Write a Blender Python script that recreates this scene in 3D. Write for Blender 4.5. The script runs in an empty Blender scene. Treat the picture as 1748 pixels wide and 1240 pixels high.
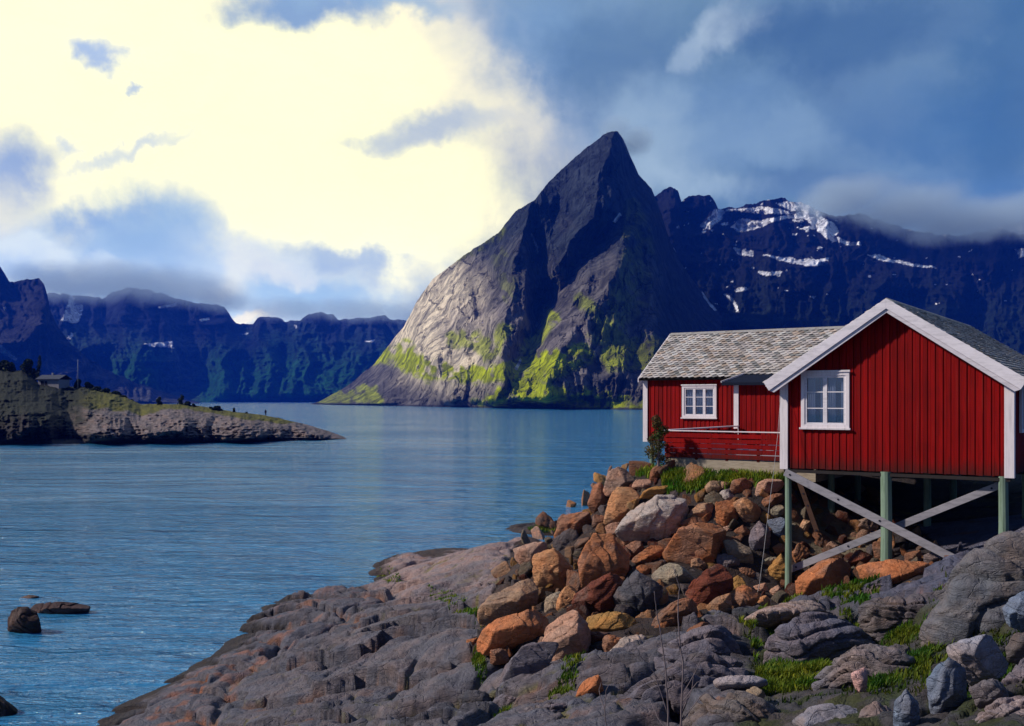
import bpy, bmesh, math, random
import numpy as np
from mathutils import Vector
R = math.radians
F = 1700.0; U0 = 874.0; HV = 682.0; H = 8.0     # the lens in pixels of a 1748 wide frame, horizon row, eye height above the water
sc = bpy.context.scene
C = bpy.data.collections.new("scene"); sc.collection.children.link(C)
rng = np.random.default_rng(7); random.seed(7)

def P(u, v, d):
    return np.array([(u - U0) / F * d, d, H + (HV - v) / F * d])

# ------------------------------------------------------------------ noise
def _hash(ix, iy, iz, seed):
    h = (ix.astype(np.int64) * 374761393 + iy.astype(np.int64) * 668265263 + iz.astype(np.int64) * 2147483647 + seed * 974634777) & 0xffffffff
    h = ((h ^ (h >> 13)) * 1274126177) & 0xffffffff
    h = ((h ^ (h >> 16)) * 2246822519) & 0xffffffff
    return ((h ^ (h >> 15)) & 0xffffff) / float(0xffffff)
def vnoise(p, seed=0):
    f = np.floor(p); t = p - f; t = t * t * t * (t * (t * 6 - 15) + 10); i = f.astype(np.int64)
    r = 0
    for dx in (0, 1):
        wx = t[:, 0] if dx else 1 - t[:, 0]
        for dy in (0, 1):
            wy = t[:, 1] if dy else 1 - t[:, 1]
            for dz in (0, 1):
                wz = t[:, 2] if dz else 1 - t[:, 2]
                r = r + wx * wy * wz * _hash(i[:, 0] + dx, i[:, 1] + dy, i[:, 2] + dz, seed)
    return r * 2 - 1
def fbm(p, oc=5, seed=0, gain=.5, lac=2.03):
    a = 1.; s = 0; n = 0
    for o in range(oc):
        s = s + a * vnoise(p + 17.3 * o, seed + o); n += a; a *= gain; p = p * lac
    return s / n
def ridged(p, oc=5, seed=0, gain=.5):
    a = 1.; s = 0; n = 0
    for o in range(oc):
        s = s + a * (1 - np.abs(vnoise(p + 9.1 * o, seed + o)) * 2); n += a; a *= gain; p = p * 2.07
    return s / n
def voro(p2, seed=0, jit=.9):
    """F1, F2, cell id of a 2D Voronoi pattern"""
    f = np.floor(p2).astype(np.int64)
    d1 = np.full(len(p2), 9.); d2 = np.full(len(p2), 9.); cid = np.zeros(len(p2))
    for dx in (-1, 0, 1):
        for dy in (-1, 0, 1):
            cx = f[:, 0] + dx; cy = f[:, 1] + dy; z = np.zeros_like(cx)
            hx = _hash(cx, cy, z, seed); hy = _hash(cx, cy, z + 1, seed); hc = _hash(cx, cy, z + 2, seed)
            d = np.hypot(cx + .5 + (hx - .5) * jit - p2[:, 0], cy + .5 + (hy - .5) * jit - p2[:, 1])
            m = d < d1
            d2 = np.where(m, d1, np.minimum(d2, d)); cid = np.where(m, hc, cid); d1 = np.where(m, d, d1)
    return d1, d2, cid
def sstep(a, b, x):
    t = np.clip((x - a) / (b - a), 0, 1); return t * t * (3 - 2 * t)
def lin(c):
    return tuple(((x / 255.) / 12.92 if x <= 10 else (((x / 255.) + .055) / 1.055) ** 2.4) for x in c)

# ------------------------------------------------------------------ linking and tagging
def tag(o, label=None, cat=None, group=None, kind=None):
    if label: o['label'] = label
    if cat: o['category'] = cat
    if group: o['group'] = group
    if kind: o['kind'] = kind
    return o
def link(name, me, parent=None, loc=None):
    o = bpy.data.objects.new(name, me); C.objects.link(o)
    if parent is not None: o.parent = parent
    if loc is not None: o.location = loc
    return o
def empty(name, loc, rz=0):
    o = bpy.data.objects.new(name, None); C.objects.link(o); o.location = loc; o.rotation_euler = (0, 0, rz); o.empty_display_size = .3
    return o
def npmesh(name, V, Fq, mat, smooth=True, col=None):
    me = bpy.data.meshes.new(name)
    V = np.asarray(V, dtype=np.float32); Fq = np.asarray(Fq, dtype=np.int32); n = Fq.shape[1]
    me.vertices.add(len(V)); me.vertices.foreach_set('co', V.ravel())
    me.loops.add(Fq.size); me.loops.foreach_set('vertex_index', Fq.ravel())
    me.polygons.add(len(Fq)); me.polygons.foreach_set('loop_start', np.arange(len(Fq), dtype=np.int32) * n)
    me.update(calc_edges=True)
    me.polygons.foreach_set('use_smooth', np.full(len(Fq), smooth))
    if col is not None:
        c = np.ones((len(V), 4), dtype=np.float32); c[:, :3] = col
        at = me.color_attributes.new('Col', 'FLOAT_COLOR', 'POINT'); at.data.foreach_set('color', c.ravel())
    me.materials.append(mat)
    return me
class MB:
    def __init__(s): s.v = []; s.f = []; s.c = []
    def poly(s, pts, c=None):
        n = len(s.v); s.v += [tuple(p) for p in pts]; s.f.append(tuple(range(n, n + len(pts)))); s.c += [c or (1, 1, 1)] * len(pts)
    def prism(s, a, b, c=None):
        """two matching loops of points joined into a closed solid"""
        n = len(s.v); k = len(a); s.v += [tuple(p) for p in a] + [tuple(p) for p in b]; s.c += [c or (1, 1, 1)] * (2 * k)
        s.f.append(tuple(range(n + k - 1, n - 1, -1))); s.f.append(tuple(range(n + k, n + 2 * k)))
        for i in range(k):
            j = (i + 1) % k; s.f.append((n + i, n + j, n + k + j, n + k + i))
    def box(s, x0, x1, y0, y1, z0, z1, c=None):
        s.prism([(x0, y0, z0), (x1, y0, z0), (x1, y1, z0), (x0, y1, z0)], [(x0, y0, z1), (x1, y0, z1), (x1, y1, z1), (x0, y1, z1)], c)
    def bar(s, a, b, w, t, up=(0, 0, 1), c=None):
        """plank from a to b, w wide (along up), t thick"""
        a = Vector(a); b = Vector(b); d = (b - a).normalized(); side = d.cross(Vector(up)).normalized(); upv = side.cross(d).normalized()
        q = [side * (t / 2) * i + upv * (w / 2) * j for i, j in ((-1, -1), (1, -1), (1, 1), (-1, 1))]
        s.prism([a + k for k in q], [b + k for k in q], c)
    def tube(s, pts, rad, n=8, c=None):
        pts = [Vector(p) for p in pts]; base = len(s.v)
        for i, p in enumerate(pts):
            d = (pts[min(i + 1, len(pts) - 1)] - pts[max(i - 1, 0)]).normalized()
            x = d.orthogonal().normalized() if abs(d.z) < .9 else Vector((1, 0, 0)); x = (x - d * x.dot(d)).normalized(); y = d.cross(x)
            r = rad[i] if hasattr(rad, '__len__') else rad
            for k in range(n):
                a = 2 * math.pi * k / n; s.v.append(tuple(p + x * math.cos(a) * r + y * math.sin(a) * r)); s.c.append(c or (1, 1, 1))
        for i in range(len(pts) - 1):
            for k in range(n):
                a = base + i * n + k; b = base + i * n + (k + 1) % n; s.f.append((a, b, b + n, a + n))
        s.f.append(tuple(base + k for k in range(n - 1, -1, -1))); s.f.append(tuple(base + (len(pts) - 1) * n + k for k in range(n)))
    def build(s, name, mat, parent=None, smooth=False, bevel=0, loc=None):
        me = bpy.data.meshes.new(name); me.from_pydata(s.v, [], s.f)
        at = me.color_attributes.new('Col', 'FLOAT_COLOR', 'POINT')
        c = np.ones((len(s.v), 4), dtype=np.float32)
        if s.c: c[:, :3] = np.array(s.c)
        at.data.foreach_set('color', c.ravel())
        bm = bmesh.new(); bm.from_mesh(me); bmesh.ops.recalc_face_normals(bm, faces=bm.faces)
        if bevel: bmesh.ops.bevel(bm, geom=[e for e in bm.edges], offset=bevel, segments=1, affect='EDGES')
        bm.to_mesh(me); bm.free()
        if smooth: me.polygons.foreach_set('use_smooth', [True] * len(me.polygons))
        me.materials.append(mat); me.update()
        return link(name, me, parent, loc)

# ------------------------------------------------------------------ materials
class NT:
    def __init__(s, mat): s.t = mat.node_tree; s.n = s.t.nodes; s.l = s.t.links
    def add(s, ty, **kw):
        n = s.n.new(ty)
        for k, v in kw.items(): setattr(n, k, v)
        return n
    def inp(s, sock, v):
        if isinstance(v, bpy.types.NodeSocket): s.l.new(v, sock)
        elif v is not None: sock.default_value = v
    def math(s, op, a, b=None, c=None, clamp=False):
        n = s.add('ShaderNodeMath', operation=op, use_clamp=clamp); s.inp(n.inputs[0], a)
        if b is not None: s.inp(n.inputs[1], b)
        if c is not None: s.inp(n.inputs[2], c)
        return n.outputs[0]
    def vmath(s, op, a, b=None):
        n = s.add('ShaderNodeVectorMath', operation=op); s.inp(n.inputs[0], a)
        if b is not None: s.inp(n.inputs[1], b)
        return n.outputs['Value'] if op in ('LENGTH', 'DOT_PRODUCT') else n.outputs[0]
    def noise(s, vec, scale, det=4, rough=.55, dist=0, color=False):
        n = s.add('ShaderNodeTexNoise'); s.inp(n.inputs['Vector'], vec); n.inputs['Scale'].default_value = scale
        n.inputs['Detail'].default_value = det; n.inputs['Roughness'].default_value = rough; n.inputs['Distortion'].default_value = dist
        return n.outputs['Color' if color else 'Fac']
    def vor(s, vec, scale, feature='F1', out='Distance'):
        n = s.add('ShaderNodeTexVoronoi', feature=feature); s.inp(n.inputs['Vector'], vec); n.inputs['Scale'].default_value = scale
        return n.outputs[out]
    def ramp(s, fac, a, b, c0=0., c1=1.):
        n = s.add('ShaderNodeMapRange', interpolation_type='SMOOTHSTEP'); s.inp(n.inputs[0], fac)
        for i, v in enumerate((a, b, c0, c1)): n.inputs[i + 1].default_value = v
        return n.outputs[0]
    def mix(s, fac, a, b, mode='MIX'):
        n = s.add('ShaderNodeMix', data_type='RGBA', blend_type=mode, clamp_factor=True); s.inp(n.inputs[0], fac)
        s.inp(n.inputs[6], a if isinstance(a, bpy.types.NodeSocket) else tuple(a) + (1,)); s.inp(n.inputs[7], b if isinstance(b, bpy.types.NodeSocket) else tuple(b) + (1,))
        return n.outputs[2]
    def scale(s, vec, v):
        n = s.add('ShaderNodeMapping'); s.inp(n.inputs['Vector'], vec); n.inputs['Scale'].default_value = v
        return n
    def bump(s, h, strength, dist, normal=None):
        n = s.add('ShaderNodeBump'); s.inp(n.inputs['Height'], h); n.inputs['Strength'].default_value = strength; n.inputs['Distance'].default_value = dist
        if normal is not None: s.l.new(normal, n.inputs['Normal'])
        return n.outputs[0]
def newmat(name, rough=.85, spec=.3):
    m = bpy.data.materials.new(name); m.use_nodes = True; t = NT(m); b = t.n['Principled BSDF']
    b.inputs['Roughness'].default_value = rough; b.inputs['Specular IOR Level'].default_value = spec
    t.b = b; t.tc = t.add('ShaderNodeTexCoord')
    return m, t
def attr(t, name='Col'):
    n = t.add('ShaderNodeAttribute'); n.attribute_name = name; return n.outputs['Color']

def m_rock(name, src, warmth=True, sc_=1.0, bumpd=.05):
    m, t = newmat(name, .88, .25)
    obj = t.tc.outputs['Object']
    if src == 'OBJ': base = t.add('ShaderNodeObjectInfo').outputs['Color']; rnd = t.add('ShaderNodeObjectInfo').outputs['Random']; obj = t.vmath('ADD', obj, t.vmath('SCALE', t.vmath('ADD', obj, (0, 0, 0)), None)) if False else obj
    else: base = attr(t)
    if src == 'OBJ':
        cmb = t.add('ShaderNodeCombineXYZ'); t.inp(cmb.inputs[0], t.math('MULTIPLY', rnd, 37.)); t.inp(cmb.inputs[1], t.math('MULTIPLY', rnd, 91.))
        obj = t.vmath('ADD', obj, cmb.outputs[0])
    n1 = t.noise(obj, 1.6 * sc_, 5, .6, .4); n2 = t.noise(obj, 9 * sc_, 6, .65, .3)
    if src == 'OBJ': base = t.mix(t.ramp(t.noise(obj, .9 * sc_, 4, .6, .6), .5, .62, 0, .45), base, (.2, .165, .15))
    c = t.mix(t.ramp(n1, .35, .7), base, t.mix(1., base, (1.35, 1.1, .95), 'MULTIPLY'))
    c = t.mix(t.ramp(n2, .45, .75, 0, .55), c, t.mix(1., c, (.42, .42, .46), 'MULTIPLY'))
    c = t.mix(t.ramp(t.noise(obj, 4.5 * sc_, 6, .7, .6), .58, .72, 0, .5), c, t.mix(1., c, (1.6, 1.6, 1.55), 'MULTIPLY'))
    li = t.math('MULTIPLY', t.ramp(t.noise(obj, 13 * sc_, 5, .7, .5), .6, .66), t.ramp(t.noise(obj, 1.9 * sc_, 3, .6), .48, .6))
    c = t.mix(t.math('MULTIPLY', li, .55), c, t.mix(1., c, (2.5, 2.6, 2.4), 'MULTIPLY'))
    t.l.new(c, t.b.inputs['Base Color'])
    mp = t.scale(obj, (1, 1, 2.6)); mp.inputs['Rotation'].default_value = (.5, .35, .2)
    h1 = t.noise(mp.outputs[0], 3.2 * sc_, 8, .68, .8)
    cr = t.ramp(t.vor(t.vmath('ADD', mp.outputs[0], t.vmath('MULTIPLY', t.noise(obj, 3. * sc_, 3, color=True), (.5, .5, .5))), 2.3 * sc_, 'DISTANCE_TO_EDGE'), 0, .05)
    h = t.math('ADD', h1, t.math('MULTIPLY', cr, .12))
    h = t.math('ADD', h, t.math('MULTIPLY', n2, .3))
    t.l.new(t.bump(h, 1., bumpd), t.b.inputs['Normal'])
    return m
M = {}
M['boulder'] = m_rock('boulder_stone', 'OBJ', bumpd=.13)
M['bedrock'] = m_rock('bedrock_stone', 'ATT', sc_=.8, bumpd=.16)

def m_mountain():
    m, t = newmat('mountain_rock', 1., .05); obj = t.tc.outputs['Object']; base = attr(t)
    n = t.noise(obj, .03, 9, .74, .8); n3 = t.noise(t.scale(obj, (1, 1, .35)).outputs[0], .035, 8, .72, 1.2)
    c = t.mix(t.ramp(n, .38, .62), t.mix(1., base, (.5, .51, .54), 'MULTIPLY'), t.mix(1., base, (1.5, 1.47, 1.42), 'MULTIPLY'))
    ck = t.ramp(t.vor(t.vmath('ADD', t.scale(obj, (.022, .022, .011)).outputs[0], t.vmath('MULTIPLY', t.noise(obj, .012, 5, color=True), (1.1, 1.1, 1.1))), 1., 'DISTANCE_TO_EDGE'), 0, .035)
    c = t.mix(t.math('MULTIPLY', t.math('SUBTRACT', 1., ck), .6), c, (.02, .022, .024))
    t.l.new(c, t.b.inputs['Base Color'])
    t.l.new(t.bump(t.math('ADD', n3, t.math('MULTIPLY', ck, .35)), 1., 14.), t.b.inputs['Normal'])
    return m
M['mountain'] = m_mountain()

def m_water():
    m, t = newmat('sea_water', .07, .5); b = t.b
    pos = t.tc.outputs['Object']
    b.inputs['Base Color'].default_value = (.035, .22, .45, 1); b.inputs['IOR'].default_value = 1.6
    w0 = t.noise(t.scale(pos, (.06, .17, 1)).outputs[0], 1., 3, .5, .5)
    w1 = t.noise(t.scale(pos, (.3, .85, 1)).outputs[0], 1., 4, .55, .6)
    w2 = t.noise(t.scale(pos, (1.1, 2.6, 1)).outputs[0], 1., 4, .6, .8)
    gust = t.ramp(t.noise(t.scale(pos, (.012, .03, 1)).outputs[0], 1., 4, .6, .6), .35, .65, .45, 1.)
    h = t.math('ADD', t.math('MULTIPLY', w1, 1.), t.math('MULTIPLY', w2, .38)); h = t.math('MULTIPLY', h, gust)
    h = t.math('ADD', h, t.math('MULTIPLY', w0, 2.2))
    t.l.new(t.bump(h, 1., .85), b.inputs['Normal'])
    return m
M['water'] = m_water()

def m_paint(name, col, rough=.6, var=.25, grain=True, vert=True, dirt=(.5, .5, .5), bd=.004):
    m, t = newmat(name, rough, .3); obj = t.tc.outputs['Object']
    st = t.scale(obj, (9, 9, .7) if vert else (2, 2, 9)).outputs[0]
    n = t.noise(st, 2., 6, .65, .3); n2 = t.noise(obj, 1.1, 5, .6, .2)
    at = attr(t)
    base = t.mix(1., at, tuple(col), 'MULTIPLY')
    c = t.mix(t.ramp(n, .42, .75, 0, var * 1.6), base, t.mix(1., base, dirt, 'MULTIPLY'))
    c = t.mix(t.ramp(n2, .4, .75, 0, var), c, t.mix(1., c, (.6, .6, .62), 'MULTIPLY'))
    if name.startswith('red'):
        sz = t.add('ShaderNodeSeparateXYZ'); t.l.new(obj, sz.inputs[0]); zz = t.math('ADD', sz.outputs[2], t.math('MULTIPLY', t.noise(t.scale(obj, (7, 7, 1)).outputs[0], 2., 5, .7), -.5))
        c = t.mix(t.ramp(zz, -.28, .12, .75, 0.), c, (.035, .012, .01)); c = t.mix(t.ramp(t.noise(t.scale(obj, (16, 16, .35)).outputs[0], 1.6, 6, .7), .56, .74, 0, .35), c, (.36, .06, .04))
    t.l.new(c, t.b.inputs['Base Color']); t.l.new(t.bump(n, .8, bd), t.b.inputs['Normal'])
    t.b.inputs['Specular IOR Level'].default_value = .12 if name.startswith('red') or 'felt' in name else .3
    return m
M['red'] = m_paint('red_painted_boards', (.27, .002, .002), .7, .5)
M['white'] = m_paint('white_painted_wood', (.78, .72, .76), .55, .3)
M['whiteh'] = m_paint('white_painted_bargeboard', (.78, .74, .80), .55, .3, vert=False)
M['post'] = m_paint('green_weathered_post', (.2, .29, .22), .8, .6, dirt=(.45, .5, .4))
M['plank'] = m_paint('grey_weathered_plank', (.32, .31, .35), .8, .5, vert=False)
M['brown'] = m_paint('brown_old_wood', (.07, .035, .025), .85, .5, vert=False)
M['dark'] = m_paint('dark_underside_wood', (.03, .025, .025), .9, .3)
M['felt'] = m_paint('dark_felt_roof', (.008, .012, .03), .8, .3, vert=False)
M['concrete'] = m_paint('pale_concrete', (.42, .36, .28), .9, .5, vert=False, dirt=(.5, .45, .4))
M['curtain'] = m_paint('pale_curtain', (.34, .32, .4), .9, .2)
M['steel'] = m_paint('metal_pole', (.3, .33, .38), .5, .2)
M['rope'] = m_paint('white_rope', (.5, .5, .52), .8, .2)
M['farwhite'] = m_paint('far_white_house_paint', (.3, .29, .33), .7, .3)
M['farroof'] = m_paint('far_roof', (.05, .06, .09), .8, .3)
M['cloth'] = m_paint('dark_cloth', (.015, .015, .03), .9, .2)
M['twig'] = m_paint('bare_twig', (.2, .16, .17), .9, .4)

def m_slate():
    m, t = newmat('roof_slate', .75, .35); obj = t.tc.outputs['Object']; base = attr(t)
    n = t.noise(obj, 14, 6, .7, .3); n2 = t.noise(obj, 1.4, 5, .6)
    c = t.mix(t.ramp(n, .45, .7, 0, .6), base, t.mix(1., base, (.5, .47, .45), 'MULTIPLY'))
    c = t.mix(t.ramp(n2, .5, .7, 0, .4), c, (.24, .17, .1))
    t.l.new(c, t.b.inputs['Base Color']); t.l.new(t.bump(n, .9, .01), t.b.inputs['Normal'])
    return m
M['slate'] = m_slate()
def m_glass():
    m, t = newmat('window_glass', .03, .5)
    tr = t.add('ShaderNodeBsdfTransparent'); tr.inputs[0].default_value = (.75, .85, .95, 1)
    gl = t.add('ShaderNodeBsdfGlossy'); gl.inputs['Roughness'].default_value = .02
    mx = t.add('ShaderNodeMixShader'); mx.inputs[0].default_value = .22
    t.l.new(tr.outputs[0], mx.inputs[1]); t.l.new(gl.outputs[0], mx.inputs[2]); t.l.new(mx.outputs[0], t.n['Material Output'].inputs['Surface'])
    return m
M['glass'] = m_glass()
def m_leaf(name, c0, c1):
    m, t = newmat(name, .7, .2); at = attr(t); obj = t.tc.outputs['Object']
    c = t.mix(t.ramp(t.noise(obj, 1.5, 4), .35, .65), tuple(c0), tuple(c1))
    c = t.mix(1., c, at, 'MULTIPLY')
    t.l.new(c, t.b.inputs['Base Color'])
    tl = t.add('ShaderNodeBsdfTranslucent'); t.l.new(c, tl.inputs[0]); mx = t.add('ShaderNodeMixShader'); mx.inputs[0].default_value = .25
    t.l.new(t.b.outputs[0], mx.inputs[1]); t.l.new(tl.outputs[0], mx.inputs[2]); t.l.new(mx.outputs[0], t.n['Material Output'].inputs['Surface'])
    return m
M['grass'] = m_leaf('grass_blades', (.03, .11, .006), (.13, .17, .012))
M['leaf'] = m_leaf('shrub_leaves', (.035, .065, .014), (.14, .085, .035))
M['fir'] = m_leaf('dark_foliage', (.008, .02, .008), (.02, .035, .012))
# ------------------------------------------------------------------ sky, sun, camera
SUN_EL = R(35); SUN_DIR = np.array([-1.0, -.05, 0]); SUN_DIR /= np.linalg.norm(SUN_DIR)
w = bpy.data.worlds.new("World"); sc.world = w; w.use_nodes = True
t = NT(w); bg = t.n['Background']
sky = t.add('ShaderNodeTexSky', sky_type='NISHITA'); sky.sun_disc = False; sky.sun_elevation = SUN_EL
sky.sun_rotation = math.atan2(SUN_DIR[0], SUN_DIR[1])
tc = t.add('ShaderNodeTexCoord'); dirv = tc.outputs['Generated']
sep = t.add('ShaderNodeSeparateXYZ'); t.l.new(dirv, sep.inputs[0])
az = t.math('ARCTAN2', sep.outputs[0], sep.outputs[1]); el = t.math('ARCSINE', sep.outputs[2])
cmb = t.add('ShaderNodeCombineXYZ'); t.l.new(az, cmb.inputs[0]); t.l.new(el, cmb.inputs[1])
wn = t.vmath('SUBTRACT', t.noise(dirv, 7., 6, .55, .3, color=True), (.5, .5, .5))
wn2 = t.vmath('SUBTRACT', t.noise(dirv, 24., 5, .55, .2, color=True), (.5, .5, .5))
pw = t.vmath('ADD', cmb.outputs[0], t.vmath('MULTIPLY', wn, (.16, .11, 0)))
pw = t.vmath('ADD', pw, t.vmath('MULTIPLY', wn2, (.06, .04, 0)))
wn3 = t.vmath('SUBTRACT', t.noise(dirv, 75., 4, .6, .2, color=True), (.5, .5, .5)); pw = t.vmath('ADD', pw, t.vmath('MULTIPLY', wn3, (.014, .011, 0)))
def L(c, k=1.): return tuple(x * k for x in lin(c))
# broken cloud cover all round, darker behind the camera, bright where the sun stands behind the clouds
gen = t.noise(dirv, 2.2, 7, .58, .5)
cloud = t.mix(t.ramp(gen, .35, .7), L((40, 66, 104)), L((96, 124, 162)))
base = t.mix(t.ramp(el, .35, 1.2), cloud, t.mix(.5, cloud, L((60, 90, 140))))
front = t.mix(t.ramp(gen, .3, .7), L((92, 130, 158), 1.1), L((146, 174, 194), 1.2))
col = t.mix(t.ramp(t.math('ABSOLUTE', az), .62, .8), front, base)
def blob(col, u, v, ru, rv, c, op=1., s0=1.15, s1=.45, rot=0.):
    x = (u - U0) / F; z = (HV - v) / F; a = math.atan2(x, 1); e = math.atan2(z, math.hypot(1, x))
    d = t.vmath('SUBTRACT', pw, (a, e, 0))
    if rot:
        vr = t.add('ShaderNodeVectorRotate', rotation_type='Z_AXIS'); t.l.new(d, vr.inputs['Vector']); vr.inputs['Angle'].default_value = R(rot); d = vr.outputs[0]
    k = math.cos(a) ** 2 / F
    ln = t.vmath('LENGTH', t.vmath('MULTIPLY', d, (1 / (ru * k), 1 / (rv * math.cos(a) / F), 0)))
    return t.mix(t.ramp(ln, s1 * .8, s0 * 1.08, op, 0.), col, tuple(x * k_ for x, k_ in zip(L(c), (1.2, 1.27, 1.2))) if max(c) <= 256 else tuple(x / 256. for x in c))
CR = (430, 398, 212)
for a in [
    (340, 170, 720, 400, (200, 205, 215), .9, 1.1, .6), (-300, 150, 500, 420, (240, 232, 225), 1.),
    (330, 190, 640, 330, (238, 220, 208), 1., 1.25, .5), (330, 190, 560, 275, CR, 1., 1.15, .6), (700, 400, 190, 100, CR, .9, 1.25, .4), (-260, 80, 330, 300, CR, 1.), (640, 330, 250, 110, CR, .9, 1.2, .7),
    (1000, 130, 130, 160, (150, 172, 200), .7), (930, 60, 130, 130, (118, 150, 188), .85),
    (1040, 110, 170, 130, (92, 122, 156), .85), (1450, 60, 200, 120, (62, 96, 138), .85), (1230, 60, 80, 42, (196, 208, 222), .95, 1.2, .3, -25), (1180, 90, 50, 26, (170, 186, 206), .7),
    (1240, 210, 190, 90, (132, 160, 194), .7), (1560, 210, 180, 60, (88, 122, 164), .7), (1740, 130, 150, 260, (50, 96, 140), .8), (1650, 330, 220, 60, (78, 118, 164), .7), (1400, 325, 180, 45, (96, 124, 160), .7), (1120, 250, 120, 130, (164, 184, 204), .75), (1330, 240, 120, 50, (150, 174, 200), .6),
    (1450, 110, 420, 190, (70, 106, 146), .45, 1.3, .2), (1330, 30, 120, 60, (64, 98, 140), .6, 1.2, .2), (1620, 240, 160, 50, (70, 112, 156), .6, 1.2, .2), (1180, 330, 120, 40, (176, 194, 212), .6, 1.2, .2), (500, 12, 150, 55, (128, 158, 200), .95, 1.1, .5), (620, 0, 200, 30, (150, 176, 206), .8), (730, 235, 130, 40, (172, 184, 208), .8, 1.1, .3, -8), (640, 262, 55, 22, (182, 192, 212), .6, 1.3, .1),
    (10, 262, 80, 85, (120, 154, 210), .85, 1.3, .1), (182, 92, 52, 26, (130, 166, 226), .8, 1.3, .1), (222, 148, 22, 9, (150, 178, 224), .7, 1.3, .1), (210, 258, 130, 15, (190, 204, 224), .7, 1.3, .1, -15), (112, 226, 40, 22, (190, 204, 226), .7, 1.3, .1),
    (250, 470, 470, 95, (200, 216, 234), .95, 1.25, .5), (215, 385, 170, 74, (146, 180, 216), .85, 1.3, .15), (150, 360, 80, 30, (132, 166, 212), .6, 1.2, .1), (60, 415, 70, 30, (228, 234, 236), .85), (440, 455, 80, 55, (238, 236, 228), .9), (110, 440, 90, 25, (214, 224, 234), .8),
    (560, 500, 190, 42, (158, 190, 220), .8, 1.15, .3), (250, 490, 180, 34, (150, 182, 218), .8), (420, 545, 60, 16, (250, 236, 216), .95), (520, 470, 70, 22, (236, 232, 226), .7, 1.2, .2), (600, 440, 100, 26, (150, 176, 212), .7, 1.1, .3, 12), (90, 480, 90, 30, (150, 178, 214), .8),
]: col = blob(col, *a)
fine = t.noise(t.vmath('MULTIPLY', dirv, (1., 1., 1.8)), 11., 8, .62, .7)
col = t.mix(t.ramp(fine, .38, .72, 0, .42), col, t.mix(1., col, (.72, .8, .92), 'MULTIPLY'))
# the clear-sky model shows through the cover a little everywhere
skm = t.vmath('MULTIPLY', sky.outputs[0], (.1, .1, .1))
mixn = t.mix(.07, col, skm)
# strength 0.1 as for a physical sky; the clouds are given in the same unit
gain = t.ramp(el, .0, .24, 14.5, 10.)
sc_n = t.add('ShaderNodeVectorMath', operation='SCALE'); t.l.new(mixn, sc_n.inputs[0]); t.l.new(gain, sc_n.inputs['Scale']); up = sc_n.outputs[0]
t.l.new(up, bg.inputs['Color']); bg.inputs['Strength'].default_value = .1
w.cycles.sampling_method = 'MANUAL'; w.cycles.sample_map_resolution = 1024

sun = bpy.data.lights.new('sun', 'SUN'); sun.energy = 4.4; sun.angle = R(2.5); sun.color = (1, .9, .78)
so = bpy.data.objects.new('sun', sun); C.objects.link(so)
sd = Vector((SUN_DIR[0] * math.cos(SUN_EL), SUN_DIR[1] * math.cos(SUN_EL), math.sin(SUN_EL)))
so.rotation_euler = sd.to_track_quat('Z', 'Y').to_euler(); so.location = (-40, 0, 60)

cam = bpy.data.cameras.new('camera'); co = bpy.data.objects.new('camera', cam); C.objects.link(co); sc.camera = co
cam.sensor_width = 36; cam.lens = 36 * F / 1748; cam.shift_y = 62 / 1748; cam.clip_end = 20000; cam.clip_start = .1
co.location = (0, 0, H); co.rotation_euler = (R(90), 0, 0)
sc.view_settings.view_transform = 'Standard'; sc.view_settings.look = 'None'; sc.view_settings.exposure = 0; sc.view_settings.gamma = 1
sc.cycles.max_bounces = 6; sc.cycles.transparent_max_bounces = 16; sc.cycles.volume_bounces = 1

# ------------------------------------------------------------------ air
HAZE = 1
if HAZE:
    mb = MB(); mb.box(-3900, 3900, -400, 4100, -9, 560)
    hm = bpy.data.materials.new('air'); hm.use_nodes = True; n = hm.node_tree.nodes; n.clear()
    out = n.new('ShaderNodeOutputMaterial'); pv = n.new('ShaderNodeVolumePrincipled'); hm.node_tree.links.new(pv.outputs[0], out.inputs['Volume'])
    pv.inputs['Color'].default_value = (.015, .13, 1., 1); pv.inputs['Density'].default_value = .0001; pv.inputs['Anisotropy'].default_value = .0
    hz = mb.build('haze', hm); tag(hz, kind='stuff', label='thin blue haze filling the air over the fjord', cat='haze')

# cloud banks lying on the ridges
def cloudbank(label, lumps, dens, seed):
    """a body of vapour: density falls off softly from a few centres and is torn by noise"""
    m = bpy.data.materials.new('cloud_vapour'); m.use_nodes = True; t = NT(m); t.n.clear(); out = t.add('ShaderNodeOutputMaterial'); pv = t.add('ShaderNodeVolumePrincipled'); t.l.new(pv.outputs[0], out.inputs['Volume'])
    pos = t.add('ShaderNodeTexCoord').outputs['Object']; acc = None; lo = np.full(3, 1e9); hi = -lo
    for (u, v, d, ru, rv, rd) in lumps:
        c = P(u, v, d); r = np.array([ru / F * d, rd, rv / F * d]) * 1.3; lo = np.minimum(lo, c - r); hi = np.maximum(hi, c + r)
        k = t.math('SUBTRACT', 1., t.vmath('LENGTH', t.vmath('MULTIPLY', t.vmath('SUBTRACT', pos, tuple(c)), tuple(1 / r))))
        acc = k if acc is None else t.math('MAXIMUM', acc, k)
    nz = t.noise(pos, 1. / ((hi - lo)[2] * .42), 4, .6, .4)
    f = t.math('ADD', acc, t.math('MULTIPLY', t.math('SUBTRACT', nz, .5), .9))
    f = t.math('MULTIPLY', t.ramp(f, .12, .75), t.ramp(acc, .0, .15))
    t.l.new(t.math('MULTIPLY', f, dens), pv.inputs['Density']); pv.inputs['Color'].default_value = (.72, .9, 1, 1)
    mb = MB(); mb.box(lo[0], hi[0], lo[1], hi[1], lo[2], hi[2]); o = mb.build('cloud', m); tag(o, label, 'cloud', kind='stuff'); return o
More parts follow.
